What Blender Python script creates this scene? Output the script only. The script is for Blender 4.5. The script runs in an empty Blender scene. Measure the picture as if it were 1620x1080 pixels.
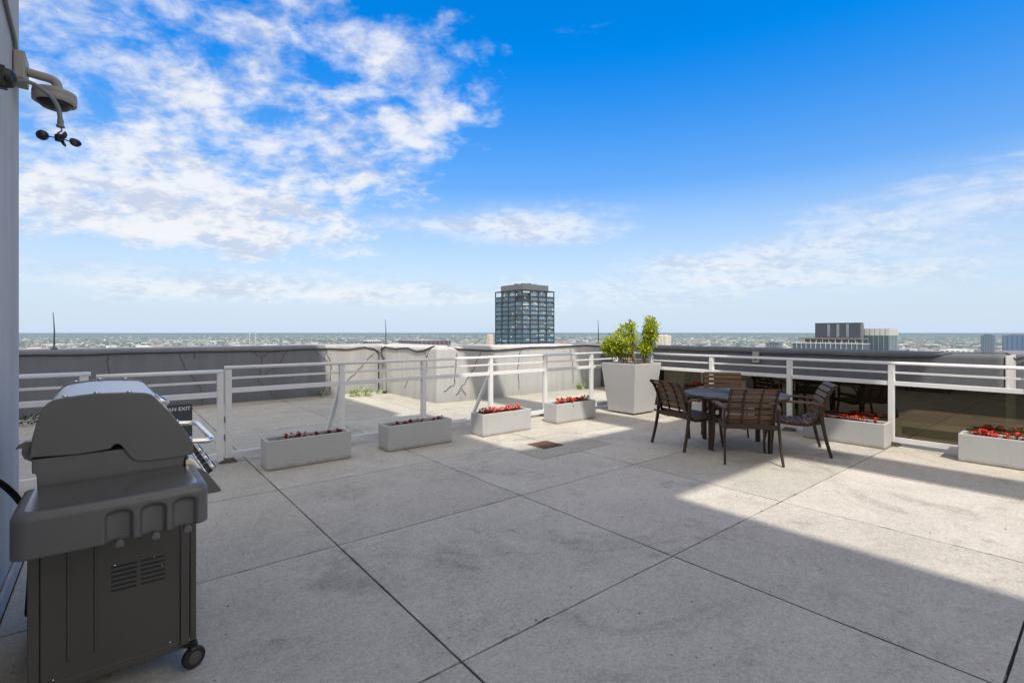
import bpy, bmesh, math, random
from mathutils import Vector, Matrix, noise
random.seed(7)
sc = bpy.context.scene
COL = sc.collection
PI = math.pi
def V(*a): return Vector(a)

# ------------------------------------------------------------------ mesh builder
class MB:
    def __init__(s):
        s.v = []; s.f = []; s.c = []; s.sm = []; s.m = []
        s.col = (1, 1, 1); s.smooth = False; s.mi = 0
    def add(s, vs, fs, smooth=None, cols=None):
        o = len(s.v); s.v += [tuple(p) for p in vs]
        for i, f in enumerate(fs):
            s.f.append([o + k for k in f]); s.c.append(cols[i] if cols else s.col)
            s.sm.append(s.smooth if smooth is None else smooth); s.m.append(s.mi)
    def box(s, x0, x1, y0, y1, z0, z1):
        s.hexa([(x0,y0,z0),(x1,y0,z0),(x1,y1,z0),(x0,y1,z0),(x0,y0,z1),(x1,y0,z1),(x1,y1,z1),(x0,y1,z1)])
    def hexa(s, p):
        s.add(p, [(3,2,1,0),(4,5,6,7),(0,1,5,4),(1,2,6,5),(2,3,7,6),(3,0,4,7)])
    def bar(s, a, b, w, h, up=(0,0,1)):
        a = Vector(a); b = Vector(b); d = (b-a).normalized(); up = Vector(up)
        if abs(d.dot(up)) > .99: up = V(0,1,0)
        r = d.cross(up).normalized()*(w/2); u = r.cross(d).normalized()*(h/2)
        s.hexa([a-r-u, a+r-u, b+r-u, b-r-u, a-r+u, a+r+u, b+r+u, b-r+u])
    def cyl(s, a, b, r0, r1=None, n=12, caps=True):
        s.tube([a, b], [r0, r0 if r1 is None else r1], n, caps)
    def tube(s, pts, r, n=8, caps=True):
        pts = [Vector(p) for p in pts]; k = len(pts)
        rs = r if isinstance(r, (list, tuple)) else [r]*k
        vs = []; pr = None
        for i in range(k):
            d = (pts[min(i+1,k-1)]-pts[max(i-1,0)]).normalized()
            if pr is None:
                q = V(0,0,1) if abs(d.z) < .9 else V(1,0,0)
                pr = d.cross(q).normalized()
            else:
                pr = (pr - d*pr.dot(d)).normalized()
            w = d.cross(pr)
            for j in range(n):
                t = 2*PI*j/n
                vs.append(pts[i] + (pr*math.cos(t)+w*math.sin(t))*rs[i])
        fs = [(i*n+j, i*n+(j+1)%n, (i+1)*n+(j+1)%n, (i+1)*n+j) for i in range(k-1) for j in range(n)]
        s.add(vs, fs, True)
        if caps:
            s.add(vs[:n], [list(range(n))[::-1]], False); s.add(vs[-n:], [list(range(n))], False)
    def prism(s, poly, a0, a1, axis='y', smooth=False):
        n = len(poly)
        def P(p, a):
            return {'y': (p[0], a, p[1]), 'x': (a, p[0], p[1]), 'z': (p[0], p[1], a)}[axis]
        vs = [P(p, a0) for p in poly] + [P(p, a1) for p in poly]
        s.add(vs, [(i, (i+1) % n, n+(i+1) % n, n+i) for i in range(n)], smooth)
        s.add(vs, [list(range(n))[::-1], list(range(n, 2*n))], False)
    def lathe(s, prof, c, n=24, axis=(0,0,1), smooth=True):
        ax = Vector(axis).normalized(); q = V(1,0,0) if abs(ax.x) < .9 else V(0,1,0)
        u = ax.cross(q).normalized(); w = ax.cross(u); c = Vector(c); vs = []
        for r, z in prof:
            for j in range(n):
                t = 2*PI*j/n; vs.append(c + ax*z + (u*math.cos(t)+w*math.sin(t))*r)
        k = len(prof)
        s.add(vs, [(i*n+j, i*n+(j+1)%n, (i+1)*n+(j+1)%n, (i+1)*n+j) for i in range(k-1) for j in range(n)], smooth)
        if prof[0][0] > 1e-5: s.add(vs[:n], [list(range(n))[::-1]], False)
        if prof[-1][0] > 1e-5: s.add(vs[-n:], [list(range(n))], False)
    def leaf(s, p, d, up, L, W, col=None, fold=.25):
        p = Vector(p); d = Vector(d).normalized(); r = d.cross(Vector(up))
        if r.length < 1e-4: r = V(1,0,0)
        r.normalize(); n = r.cross(d)
        vs = [p, p+d*L*.5+r*W*.5+n*W*fold, p+d*L, p+d*L*.5-r*W*.5+n*W*fold, p+d*L*.5]
        s.add(vs, [(0,1,4),(1,2,4),(2,3,4),(3,0,4)], False, [col or s.col]*4)
    def build(s, name, mat, parent=None, bevel=0, seg=2, weld=True, local=False, fix=True):
        me = bpy.data.meshes.new(name)
        off = Vector((0,0,0)) if (parent is None or local) else world_loc(parent)
        me.from_pydata([tuple(Vector(p)-off) for p in s.v], [], s.f)
        at = me.color_attributes.new('Col', 'FLOAT_COLOR', 'CORNER')
        buf = []
        for f, c in zip(s.f, s.c): buf += [c[0], c[1], c[2], 1.0]*len(f)
        at.data.foreach_set('color', buf)
        me.polygons.foreach_set('use_smooth', s.sm)
        mats = mat if isinstance(mat, (list, tuple)) else [mat]
        for m in mats: me.materials.append(m)
        if len(mats) > 1: me.polygons.foreach_set('material_index', s.m)
        if weld or fix:
            bm = bmesh.new(); bm.from_mesh(me)
            if weld: bmesh.ops.remove_doubles(bm, verts=bm.verts, dist=1e-5)
            if fix: bmesh.ops.recalc_face_normals(bm, faces=bm.faces)
            bm.to_mesh(me); bm.free()
        me.update()
        o = bpy.data.objects.new(name, me); COL.objects.link(o)
        if parent is not None: o.parent = parent
        if bevel:
            b = o.modifiers.new('bevel', 'BEVEL'); b.width = bevel; b.segments = seg
            b.limit_method = 'ANGLE'; b.angle_limit = math.radians(35)
            b.harden_normals = False
        return o
def world_loc(o):
    p = Vector(o.location)
    while o.parent: o = o.parent; p += Vector(o.location)
    return p
def tag(o, label=None, cat=None, group=None, kind=None):
    if label: o['label'] = label
    if cat: o['category'] = cat
    if group: o['group'] = group
    if kind: o['kind'] = kind
    return o
def thing(name, loc, label, cat, group=None, rz=0):
    o = bpy.data.objects.new(name, None); COL.objects.link(o)
    o.location = loc; o.rotation_euler = (0, 0, rz); o.empty_display_size = .1
    return tag(o, label, cat, group)
def copy_tree(o, parent=None):
    c = o.copy(); COL.objects.link(c)
    if parent: c.parent = parent
    for ch in list(o.children): copy_tree(ch, c)
    return c
def clabel(o, label):
    o['label'] = label; return o

# ------------------------------------------------------------------ node helper
class N:
    def __init__(s, nt): s.nt = nt
    def node(s, t, **kw):
        n = s.nt.nodes.new(t)
        for k, v in kw.items(): setattr(n, k, v)
        return n
    def put(s, sock, v):
        if isinstance(v, X): s.nt.links.new(v.o, sock)
        elif isinstance(v, (int, float)) and sock.type in ('RGBA',): sock.default_value = (v, v, v, 1)
        elif isinstance(v, (tuple, list)) and sock.type == 'RGBA' and len(v) == 3: sock.default_value = (*v, 1)
        else: sock.default_value = v
    def math(s, op, a, b=0.0, c=None, clamp=False):
        n = s.node('ShaderNodeMath', operation=op); n.use_clamp = clamp
        s.put(n.inputs[0], a); s.put(n.inputs[1], b)
        if c is not None: s.put(n.inputs[2], c)
        return X(s, n.outputs[0])
    def vec(s, op, a, b=(0,0,0), out=0):
        n = s.node('ShaderNodeVectorMath', operation=op)
        s.put(n.inputs[0], a); s.put(n.inputs[1], b)
        return X(s, n.outputs[out])
    def sep(s, v):
        n = s.node('ShaderNodeSeparateXYZ'); s.put(n.inputs[0], v); return [X(s, o) for o in n.outputs]
    def comb(s, x, y, z):
        n = s.node('ShaderNodeCombineXYZ')
        for i, q in enumerate((x, y, z)): s.put(n.inputs[i], q)
        return X(s, n.outputs[0])
    def noise(s, v, scale, detail=4, rough=.55, dist=0, out=0):
        n = s.node('ShaderNodeTexNoise'); s.put(n.inputs['Vector'], v); s.put(n.inputs['Scale'], scale)
        s.put(n.inputs['Detail'], detail); s.put(n.inputs['Roughness'], rough); s.put(n.inputs['Distortion'], dist)
        return X(s, n.outputs[out])
    def voro(s, v, scale, out='Distance', feature='F1', rnd=1):
        n = s.node('ShaderNodeTexVoronoi', feature=feature); s.put(n.inputs['Vector'], v); s.put(n.inputs['Scale'], scale)
        s.put(n.inputs['Randomness'], rnd)
        return X(s, n.outputs[out])
    def mix(s, f, a, b, blend='MIX'):
        n = s.node('ShaderNodeMix', data_type='RGBA', blend_type=blend)
        s.put(n.inputs[0], f); s.put(n.inputs[6], a); s.put(n.inputs[7], b)
        return X(s, n.outputs[2])
    def step(s, v, a, b):
        n = s.node('ShaderNodeMapRange', interpolation_type='SMOOTHSTEP')
        s.put(n.inputs[0], v); n.inputs[1].default_value = a; n.inputs[2].default_value = b
        return X(s, n.outputs[0])
    def obj(s): return X(s, s.node('ShaderNodeTexCoord').outputs['Object'])
    def pos(s): return X(s, s.node('ShaderNodeNewGeometry').outputs['Position'])
    def attr(s, name='Col'):
        n = s.node('ShaderNodeAttribute'); n.attribute_name = name; return X(s, n.outputs['Color'])
class X:
    def __init__(s, k, o): s.k = k; s.o = o
    def __add__(s, b): return s.k.math('ADD', s, b)
    def __radd__(s, b): return s.k.math('ADD', s, b)
    def __sub__(s, b): return s.k.math('SUBTRACT', s, b)
    def __rsub__(s, b): return s.k.math('SUBTRACT', b, s)
    def __mul__(s, b): return s.k.math('MULTIPLY', s, b)
    def __rmul__(s, b): return s.k.math('MULTIPLY', s, b)
    def __truediv__(s, b): return s.k.math('DIVIDE', s, b)
    def clamp(s): return s.k.math('ADD', s, 0.0, clamp=True)
def newmat(name):
    m = bpy.data.materials.new(name); m.use_nodes = True
    nt = m.node_tree; nt.nodes.clear()
    k = N(nt); out = k.node('ShaderNodeOutputMaterial')
    return m, k, out
def pbsdf(k, out, color, rough=.6, metal=0.0, bump=None, bstr=.3, bdist=.01, spec=.5, coat=0, trans=None):
    b = k.node('ShaderNodeBsdfPrincipled')
    k.put(b.inputs['Base Color'], color); k.put(b.inputs['Roughness'], rough); k.put(b.inputs['Metallic'], metal)
    k.put(b.inputs['Specular IOR Level'], spec); k.put(b.inputs['Coat Weight'], coat)
    if bump is not None:
        n = k.node('ShaderNodeBump'); n.inputs['Strength'].default_value = bstr; n.inputs['Distance'].default_value = bdist
        k.put(n.inputs['Height'], bump); k.nt.links.new(n.outputs[0], b.inputs['Normal'])
    k.nt.links.new(b.outputs[0], out.inputs[0]); return b
def simple(name, c, rough=.5, metal=0.0, var=.12, scale=9, fine=.06, fscale=220, bstr=.1, spec=.5, attr=False, coat=0):
    m, k, out = newmat(name); P = k.obj()
    a = k.noise(P, scale, 5, .6); b = k.noise(P, fscale, 2, .5)
    f = 1.0 + (a-.5)*(2*var) + (b-.5)*(2*fine)
    col = k.mix(1.0, c, k.comb(f, f, f), 'MULTIPLY')
    if attr: col = k.mix(1.0, col, k.attr(), 'MULTIPLY')
    r = (rough + (a-.5)*.18).clamp()
    pbsdf(k, out, col, r, metal, b, bstr, .002, spec, coat)
    return m

# ------------------------------------------------------------------ materials
def mat_concrete(name, base, tint=True, patch=False):
    m, k, out = newmat(name); P = k.pos()
    big = k.noise(P, .55, 5, .6); mid = k.noise(P, 2.6, 6, .65, .4); fin = k.noise(P, 55, 3, .6)
    spk = k.noise(P, 190, 2, .6)
    crs = k.noise(P, 17, 4, .7)
    f = 1 + (big-.5)*.42 + (mid-.5)*.40 + (crs-.5)*.55 + (fin-.5)*.85 + (spk-.5)*.95
    # dark stains and drips
    st = k.step(k.noise(P, 1.1, 7, .72, .8), .51, .70)*.30
    f = f - st
    # pits
    pit = k.voro(P, 15, 'Distance'); pm = k.step(k.noise(P, 2.3, 4, .6), .48, .62)
    pits = (1 - k.step(pit, .05, .13))*pm
    # pale flecks of aggregate
    fl = k.voro(P, 70, 'Distance'); fr = k.sep(k.voro(P, 70, 'Color'))[0]
    fleck = (1-k.step(fl, .12, .26))*k.step(fr, .80, .86)
    dk = (1-k.step(fl, .10, .24))*(1-k.step(fr, .09, .15))
    col = k.mix(1.0, base, k.comb(f, f*.995, f*.985), 'MULTIPLY')
    col = k.mix(fleck*.35, col, (.62, .6, .56)); col = k.mix(dk*.5, col, (.12, .11, .1))
    col = k.mix(pits*.7, col, (.1, .095, .085))
    if tint: col = k.mix(1.0, col, k.attr(), 'MULTIPLY')
    h = fin*.5 + spk*.5 - pits*1.2
    pbsdf(k, out, col, .88, 0, h, .35, .006, .25)
    return m
M_deck = mat_concrete('broom_finished_concrete', (.438, .414, .370))
M_patch = mat_concrete('coarse_patch_concrete', (.37, .35, .305), False)
M_joint = simple('dark_joint_base', (.03, .03, .03), .95)  # dark base colour showing in the gaps between slabs
def mat_wall(name, base):
    m, k, out = newmat(name); P = k.pos(); x, y, z = k.sep(P)
    st = k.noise(k.comb(x*5, y*5, z*.35), 1.0, 5, .6); big = k.noise(P, .7, 4, .6); fin = k.noise(P, 160, 2, .6)
    mid = k.noise(P, 7, 5, .6)
    low = (1-k.step(z, 0, .35))*.16
    f = 1 + (st-.5)*.55 + (big-.5)*.3 + (fin-.5)*.3 + (mid-.5)*.16 - low*mid*2
    col = k.mix(1.0, base, k.comb(f, f, f*1.0), 'MULTIPLY')
    pbsdf(k, out, col, .8, 0, fin*.6+mid*.4, .35, .004, .3)
    return m
M_wall = mat_wall('stained_shade_grey_stucco', (.168, .180, .205)); M_wallp = mat_wall('pale_grey_stucco', (.42, .42, .42))  # first copy has the shaded stretch's tone put into its colour
M_walldk = mat_wall('shade_dark_grey_stucco', (.108, .114, .128))  # darker copy with the right wall's shade put into the colour
M_tower = mat_wall('blue_grey_stucco', (.42, .42, .42))
M_seam = simple('grey_sealant', (.10, .095, .085), .7, var=.25)
M_cable = simple('black_cable_rubber', (.02, .02, .022), .5)
M_rail = simple('silver_rail_paint', (.69, .69, .695), .42, .0, var=.06, scale=14, fine=.04)
M_rod = simple('dark_rod_metal', (.06, .065, .07), .45, .6)
M_base = simple('weathered_steel', (.16, .15, .14), .55, .5, var=.3)
def mat_planter():
    m, k, out = newmat('speckled_white_fibreglass'); P = k.pos(); x, y, z = k.sep(P)
    a = k.noise(P, 4, 5, .6); sp = k.noise(P, 260, 2, .6); st = k.noise(k.comb(x*14, y*14, z*1.6), 1, 5, .65); g = k.noise(P, 12, 5, .65)
    f = 1 + (a-.5)*.14 + (sp-.5)*.5 - k.step(st, .56, .74)*.10
    dirt = (1-k.step(z + (g-.5)*.10, .0, .055))*.55
    col = k.mix(dirt, k.mix(1.0, (.405, .41, .412), k.comb(f, f, f), 'MULTIPLY'), (.16, .14, .11))
    pbsdf(k, out, col, .6, 0, sp, .2, .002, .4); return m
M_plant_box = mat_planter()
M_soil = simple('dark_potting_soil', (.05, .035, .022), .95, var=.5, scale=40, bstr=.8)
M_bronze = simple('bronze_powder_coat', (.040, .027, .020), .45, .0, var=.2, scale=12, fine=.12, spec=.28)
M_bronzel = simple('worn_bronze_slat', (.125, .076, .044), .5, .0, var=.3, scale=16, fine=.16, spec=.25)
M_chrome = simple('polished_chrome', (.78, .755, .71), .17, 1.0, var=.05, fine=.02)
M_steel = simple('brushed_stainless', (.74, .70, .64), .42, 1.0, var=.08, scale=5, fine=.1, fscale=300)
M_shelf = simple('dark_enamel_shelf', (.34, .335, .325), .24, .85, var=.10, scale=3, fine=.12, fscale=300)
M_grill = simple('charcoal_cast_enamel', (.122, .121, .118), .38, .2, var=.12, scale=6, fine=.3, fscale=500, bstr=.3)
M_grill2 = simple('sooty_cast_aluminium', (.135, .138, .138), .55, .3, var=.3, scale=7, fine=.25, fscale=400)
M_cart = simple('grey_brown_sheet_steel', (.080, .077, .070), .45, .25, var=.12, scale=4, fine=.2, fscale=500)
M_black = simple('black_plastic', (.012, .012, .013), .4)
M_sign = simple('dark_sign_plate', (.035, .042, .05), .45)
M_white = simple('white_lettering', (.75, .76, .77), .5)
M_camgrey = simple('beige_grey_camera_paint', (.30, .285, .26), .5, var=.15)
M_conduit = simple('grey_conduit', (.19, .195, .205), .5)
M_bark = simple('pale_twig_bark', (.24, .17, .10), .8, var=.3, scale=30)
def mat_rust():
    m, k, out = newmat('rusty_iron'); P = k.pos()
    a = k.noise(P, 9, 6, .65); b = k.noise(P, 90, 3, .6)
    col = k.mix(k.step(a, .35, .65), (.10, .055, .04), (.16, .09, .06)); col = k.mix(b*.6, col, (.09, .04, .03))
    pbsdf(k, out, col, .85, .2, b, .5, .004); return m
M_rust = mat_rust()
def mat_leaf(name, tl=.45):
    m, k, out = newmat(name); P = k.obj()
    f = .75 + k.noise(P, 30, 3, .6)*.5
    col = k.mix(1.0, k.attr(), k.comb(f, f, f), 'MULTIPLY')
    d = k.node('ShaderNodeBsdfPrincipled'); k.put(d.inputs['Base Color'], col); d.inputs['Roughness'].default_value = .5
    d.inputs['Specular IOR Level'].default_value = .35
    t = k.node('ShaderNodeBsdfTranslucent'); k.put(t.inputs[0], col)
    mx = k.node('ShaderNodeMixShader'); mx.inputs[0].default_value = tl
    k.nt.links.new(d.outputs[0], mx.inputs[1]); k.nt.links.new(t.outputs[0], mx.inputs[2]); k.nt.links.new(mx.outputs[0], out.inputs[0])
    return m
M_leaf = mat_leaf('leaf_green'); M_petal = mat_leaf('begonia_petal', .35)
def mat_table():
    m, k, out = newmat('weathered_table_planks'); P = k.obj(); x, y, z = k.sep(P)
    ang = k.math('ARCTAN2', y, x); r = k.math('SQRT', x*x+y*y)
    gr = k.noise(k.comb(ang*14, r*3, 0.0), 1.5, 6, .65, .5); fi = k.noise(k.comb(ang*60, r*9, 1.0), 1.0, 3, .6)
    f = .15 + gr*1.2 + fi*.6
    col = k.mix(1.0, k.mix(1.0, (.115, .102, .09), k.attr(), 'MULTIPLY'), k.comb(f, f, f), 'MULTIPLY')
    pbsdf(k, out, col, (.42 + gr*.3).clamp(), 0, gr+fi, .5, .004, .26); return m
M_table = mat_table()
def mat_glass_clear():
    m, k, out = newmat('clear_guard_glass')
    t = k.node('ShaderNodeBsdfTransparent'); t.inputs[0].default_value = (.93, .955, .95, 1)
    g = k.node('ShaderNodeBsdfGlossy'); g.inputs['Roughness'].default_value = .02; g.inputs[0].default_value = (.9, .9, .9, 1)
    fr = k.node('ShaderNodeFresnel'); fr.inputs[0].default_value = 1.35
    f = k.math('MULTIPLY', X(k, fr.outputs[0]), .7)
    mx = k.node('ShaderNodeMixShader'); k.put(mx.inputs[0], f)
    k.nt.links.new(t.outputs[0], mx.inputs[1]); k.nt.links.new(g.outputs[0], mx.inputs[2]); k.nt.links.new(mx.outputs[0], out.inputs[0])
    return m
M_clear = mat_glass_clear()
def mat_glass_dark():
    m, k, out = newmat('bronze_reflective_guard_glass')
    t = k.node('ShaderNodeBsdfTransparent'); t.inputs[0].default_value = (.035, .037, .02, 1)
    g = k.node('ShaderNodeBsdfGlossy'); g.inputs['Roughness'].default_value = .01; g.inputs[0].default_value = (.125, .103, .077, 1)
    a = k.node('ShaderNodeAddShader')
    k.nt.links.new(t.outputs[0], a.inputs[0]); k.nt.links.new(g.outputs[0], a.inputs[1]); k.nt.links.new(a.outputs[0], out.inputs[0])
    return m
M_dark = mat_glass_dark()
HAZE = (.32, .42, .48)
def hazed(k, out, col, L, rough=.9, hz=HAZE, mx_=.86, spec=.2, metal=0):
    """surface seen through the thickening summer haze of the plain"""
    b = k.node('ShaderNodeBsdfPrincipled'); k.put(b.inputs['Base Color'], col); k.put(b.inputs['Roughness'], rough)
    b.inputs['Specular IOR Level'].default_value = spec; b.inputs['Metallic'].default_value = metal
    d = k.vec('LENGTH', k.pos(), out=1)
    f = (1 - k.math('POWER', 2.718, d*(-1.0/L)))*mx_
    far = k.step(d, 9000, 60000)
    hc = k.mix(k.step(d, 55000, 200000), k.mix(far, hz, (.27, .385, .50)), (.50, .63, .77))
    e = k.node('ShaderNodeEmission'); k.put(e.inputs[0], hc); e.inputs[1].default_value = 1  # distance haze painted into the surface as a glow
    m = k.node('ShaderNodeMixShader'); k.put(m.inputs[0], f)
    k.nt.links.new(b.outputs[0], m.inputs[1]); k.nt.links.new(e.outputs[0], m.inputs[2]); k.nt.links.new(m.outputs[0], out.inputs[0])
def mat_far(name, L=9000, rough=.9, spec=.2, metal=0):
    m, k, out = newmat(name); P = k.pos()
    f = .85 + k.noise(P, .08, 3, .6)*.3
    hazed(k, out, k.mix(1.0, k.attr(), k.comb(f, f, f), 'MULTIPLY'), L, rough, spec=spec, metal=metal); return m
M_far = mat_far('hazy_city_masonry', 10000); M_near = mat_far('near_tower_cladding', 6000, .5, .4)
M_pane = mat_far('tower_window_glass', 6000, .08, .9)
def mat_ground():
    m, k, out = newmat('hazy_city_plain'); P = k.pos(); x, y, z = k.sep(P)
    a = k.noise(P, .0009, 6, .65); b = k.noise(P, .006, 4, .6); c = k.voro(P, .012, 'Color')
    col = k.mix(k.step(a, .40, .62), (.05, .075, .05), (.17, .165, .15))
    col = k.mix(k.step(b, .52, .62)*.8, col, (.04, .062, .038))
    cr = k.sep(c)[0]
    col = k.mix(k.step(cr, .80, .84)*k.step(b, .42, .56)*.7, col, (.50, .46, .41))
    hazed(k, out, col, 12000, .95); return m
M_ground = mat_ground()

# ------------------------------------------------------------------ world, sun, camera
SUN_AZ = math.radians(208.7); SUN_EL = math.radians(56)
w = bpy.data.worlds.new("World"); sc.world = w; w.use_nodes = True
nt = w.node_tree; nt.nodes.clear(); k = N(nt)
wo = k.node('ShaderNodeOutputWorld')
sky = k.node('ShaderNodeTexSky', sky_type='NISHITA'); sky.sun_disc = False
sky.sun_elevation = SUN_EL; sky.sun_rotation = SUN_AZ; sky.altitude = 200; sky.air_density = 1.0
sky.dust_density = .6; sky.ozone_density = 2.0
D = k.vec('NORMALIZE', X(k, k.node('ShaderNodeTexCoord').outputs['Generated']))
dx, dy, dz = k.sep(D)
ca, sa = math.cos(math.radians(39.1)), math.sin(math.radians(39.1))
az = k.math('ARCTAN2', dx*ca - dy*sa, dx*sa + dy*ca)       # bearing right of the view north-east
el = k.math('ARCSINE', dz)
hs = k.node('ShaderNodeHueSaturation'); hs.inputs['Hue'].default_value = .506; hs.inputs['Saturation'].default_value = 1.9; hs.inputs['Value'].default_value = 2.3
nt.links.new(sky.outputs[0], hs.inputs['Color']); k.put(hs.inputs['Saturation'], 1.15 + k.step(el, .05, .45)*.75); k.put(hs.inputs['Value'], 1.15 + (el/.50).clamp()*1.2)
bg = k.node('ShaderNodeBackground'); nt.links.new(hs.outputs[0], bg.inputs[0]); bg.inputs[1].default_value = .115
den = k.math('MAXIMUM', dz, 0.0) + .34
Pc = k.comb((dx*.80 - dy*.60)/den, (dx*.60 + dy*.80)/den*1.15, 0.0)
n1 = k.noise(Pc, 6.6, 8, .56, .35); n2 = k.noise(Pc, 17.0, 6, .6, .3); n3 = k.noise(Pc, 1.7, 4, .5)
Ps = k.comb(az*2.2, el*16, 3.0); n4 = k.noise(Ps, 1.6, 7, .6, .5)
def blob(a0, e0, ra, re):
    u = (az-a0)/ra; v = (el-e0)/re
    return k.math('POWER', 2.718, (u*u+v*v)*-1.0)
left = (1-k.step(az + k.math('ABSOLUTE', el-.36)*.70, -.20, .14))*k.step(el, .07, .17)
behind = k.math('MAXIMUM', k.step(k.math('ABSOLUTE', az), 1.2, 1.7), k.step(el, .85, 1.15))  # unseen sky behind and overhead, bright warm cloud added as fill light
cov = left*.92 + blob(-.09, .49, .13, .09)*.80 + behind*1.0
cb = left*k.step(el, .09, .17)*(1-k.step(el, .22, .30))*(1-k.step(az, -.50, -.28))
dens = n1*.50 + n2*.20 + n3*.30 + (cov.clamp()-1)*.34 + cb*.09
c1 = k.math('MAXIMUM', k.step(dens + left*.03, .41, .615)*.92, behind*.9)
thin = blob(.07, .215, .19, .045)*1.15 + blob(.42, .085, .6, .045)*.8 + blob(.45, .135, .22, .03)*.8 + blob(.66, .175, .22, .04)*.8 + blob(.85, .225, .2, .045)*.7 + blob(-.28, .205, .30, .03)*.7 + blob(-.5, .085, .5, .04)*1.0 + blob(.15, .53, .1, .06)*.45
c2 = k.step(n4*.55 + n2*.12 + n1*.18 + thin*.32, .53, .90)*k.step(thin, .05, .6)*.80
hz = k.math('POWER', (1 - el/.52).clamp(), 1.7)
c3 = (hz*.95).clamp()
cl = k.math('MAXIMUM', c1*.97, c2)
shade = k.noise(k.vec('ADD', Pc, (.06, .09, 0)), 4.2, 5, .6)
ccol = k.mix(k.step(shade + (n2-.5)*.7, .34, .60), (.62, .68, .81), (.94, .945, .965))
bc = k.node('ShaderNodeBackground'); k.put(bc.inputs[0], k.mix(behind, ccol, (1.0, .91, .80))); k.put(bc.inputs[1], 1.0 + behind*.62)
bh = k.node('ShaderNodeBackground'); bh.inputs[0].default_value = (.63, .765, .95, 1); bh.inputs[1].default_value = .98
m0 = k.node('ShaderNodeMixShader'); k.put(m0.inputs[0], c3); nt.links.new(bg.outputs[0], m0.inputs[1]); nt.links.new(bh.outputs[0], m0.inputs[2])
m1 = k.node('ShaderNodeMixShader'); k.put(m1.inputs[0], cl); nt.links.new(m0.outputs[0], m1.inputs[1]); nt.links.new(bc.outputs[0], m1.inputs[2])
nt.links.new(m1.outputs[0], wo.inputs[0])
sun = bpy.data.objects.new('sun', bpy.data.lights.new('sun', 'SUN')); COL.objects.link(sun)
sun.data.energy = 5.0; sun.data.angle = math.radians(.5); sun.data.color = (1, .93, .82)
sd = V(math.sin(SUN_AZ)*math.cos(SUN_EL), math.cos(SUN_AZ)*math.cos(SUN_EL), math.sin(SUN_EL))
sun.rotation_euler = sd.to_track_quat('Z', 'Y').to_euler(); sun.location = (0, -20, 40)
cam = bpy.data.objects.new('camera', bpy.data.cameras.new('camera')); COL.objects.link(cam); sc.camera = cam
cam.location = (0, 0, 1.45); cam.rotation_euler = (PI/2, 0, -math.radians(39.1))
cam.data.sensor_width = 36; cam.data.lens = 781/1620*36; cam.data.shift_y = -14.5/1620
cam.data.clip_start = .05; cam.data.clip_end = 400000
sc.view_settings.view_transform = 'Standard'; sc.view_settings.look = 'None'; sc.view_settings.exposure = 0
sc.cycles.max_bounces = 8; sc.cycles.transparent_max_bounces = 12
sc.cycles.use_denoising = True

# ------------------------------------------------------------------ roof deck
b = MB(); b.box(-7, 13, -14.5, 13, -.9, -.010)
deck_base = tag(b.build('roof_slab', M_joint), kind='structure')
b = MB()
xs = [-7] + [1.2+1.63*i for i in range(-5, 8) if -7 < 1.2+1.63*i < 13] + [13]
ys = [-14.4] + [.3+1.53*i for i in range(-9, 9) if -14.4 < .3+1.53*i < 12.9] + [12.9]
for i in range(len(xs)-1):
    for j in range(len(ys)-1):
        t = random.uniform(.89, 1.05); b.col = (t*random.uniform(.985, 1.015), t, t*random.uniform(.98, 1.01))
        g = .0058; x0, x1, y0, y1 = xs[i]+g, xs[i+1]-g, ys[j]+g, ys[j+1]-g
        # each slab edge wavers a little, as worn tooled joints do
        def edge(a, c, n=26):
            out = []
            for q in range(n):
                t_ = q/n; p = Vector(a).lerp(Vector(c), t_)
                wv = noise.noise(V(p.x*3.1, p.y*3.1, 0))*.0022 + noise.noise(V(p.x*17, p.y*17, 3))*.0012
                nrm = (Vector(c)-Vector(a)).normalized(); nn = V(nrm.y, -nrm.x)
                out.append(p + nn*(wv if 0 < q else 0))
            return out
        ring = edge((x0,y0),(x1,y0))+edge((x1,y0),(x1,y1))+edge((x1,y1),(x0,y1))+edge((x0,y1),(x0,y0))
        z = random.uniform(-.0008, .0008)
        n = len(ring)
        top = [(p.x, p.y, z) for p in ring]; low = [(p.x, p.y, -.0098) for p in ring]
        b.add(top, [list(range(n))])
        b.add(top+low, [(q, (q+1)%n, n+(q+1)%n, n+q) for q in range(n)])
deck = tag(b.build('roof_deck', M_deck, weld=False), kind='structure')
# coarse patched concrete around the drain
b = MB()
b.prism([(3.82,4.16),(4.4,4.15),(5.05,4.17),(5.07,4.4),(5.05,4.81),(4.4,4.84),(3.84,4.82)], .002, .0055, 'z')
tag(b.build('concrete_patch', M_patch), kind='structure')
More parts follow.
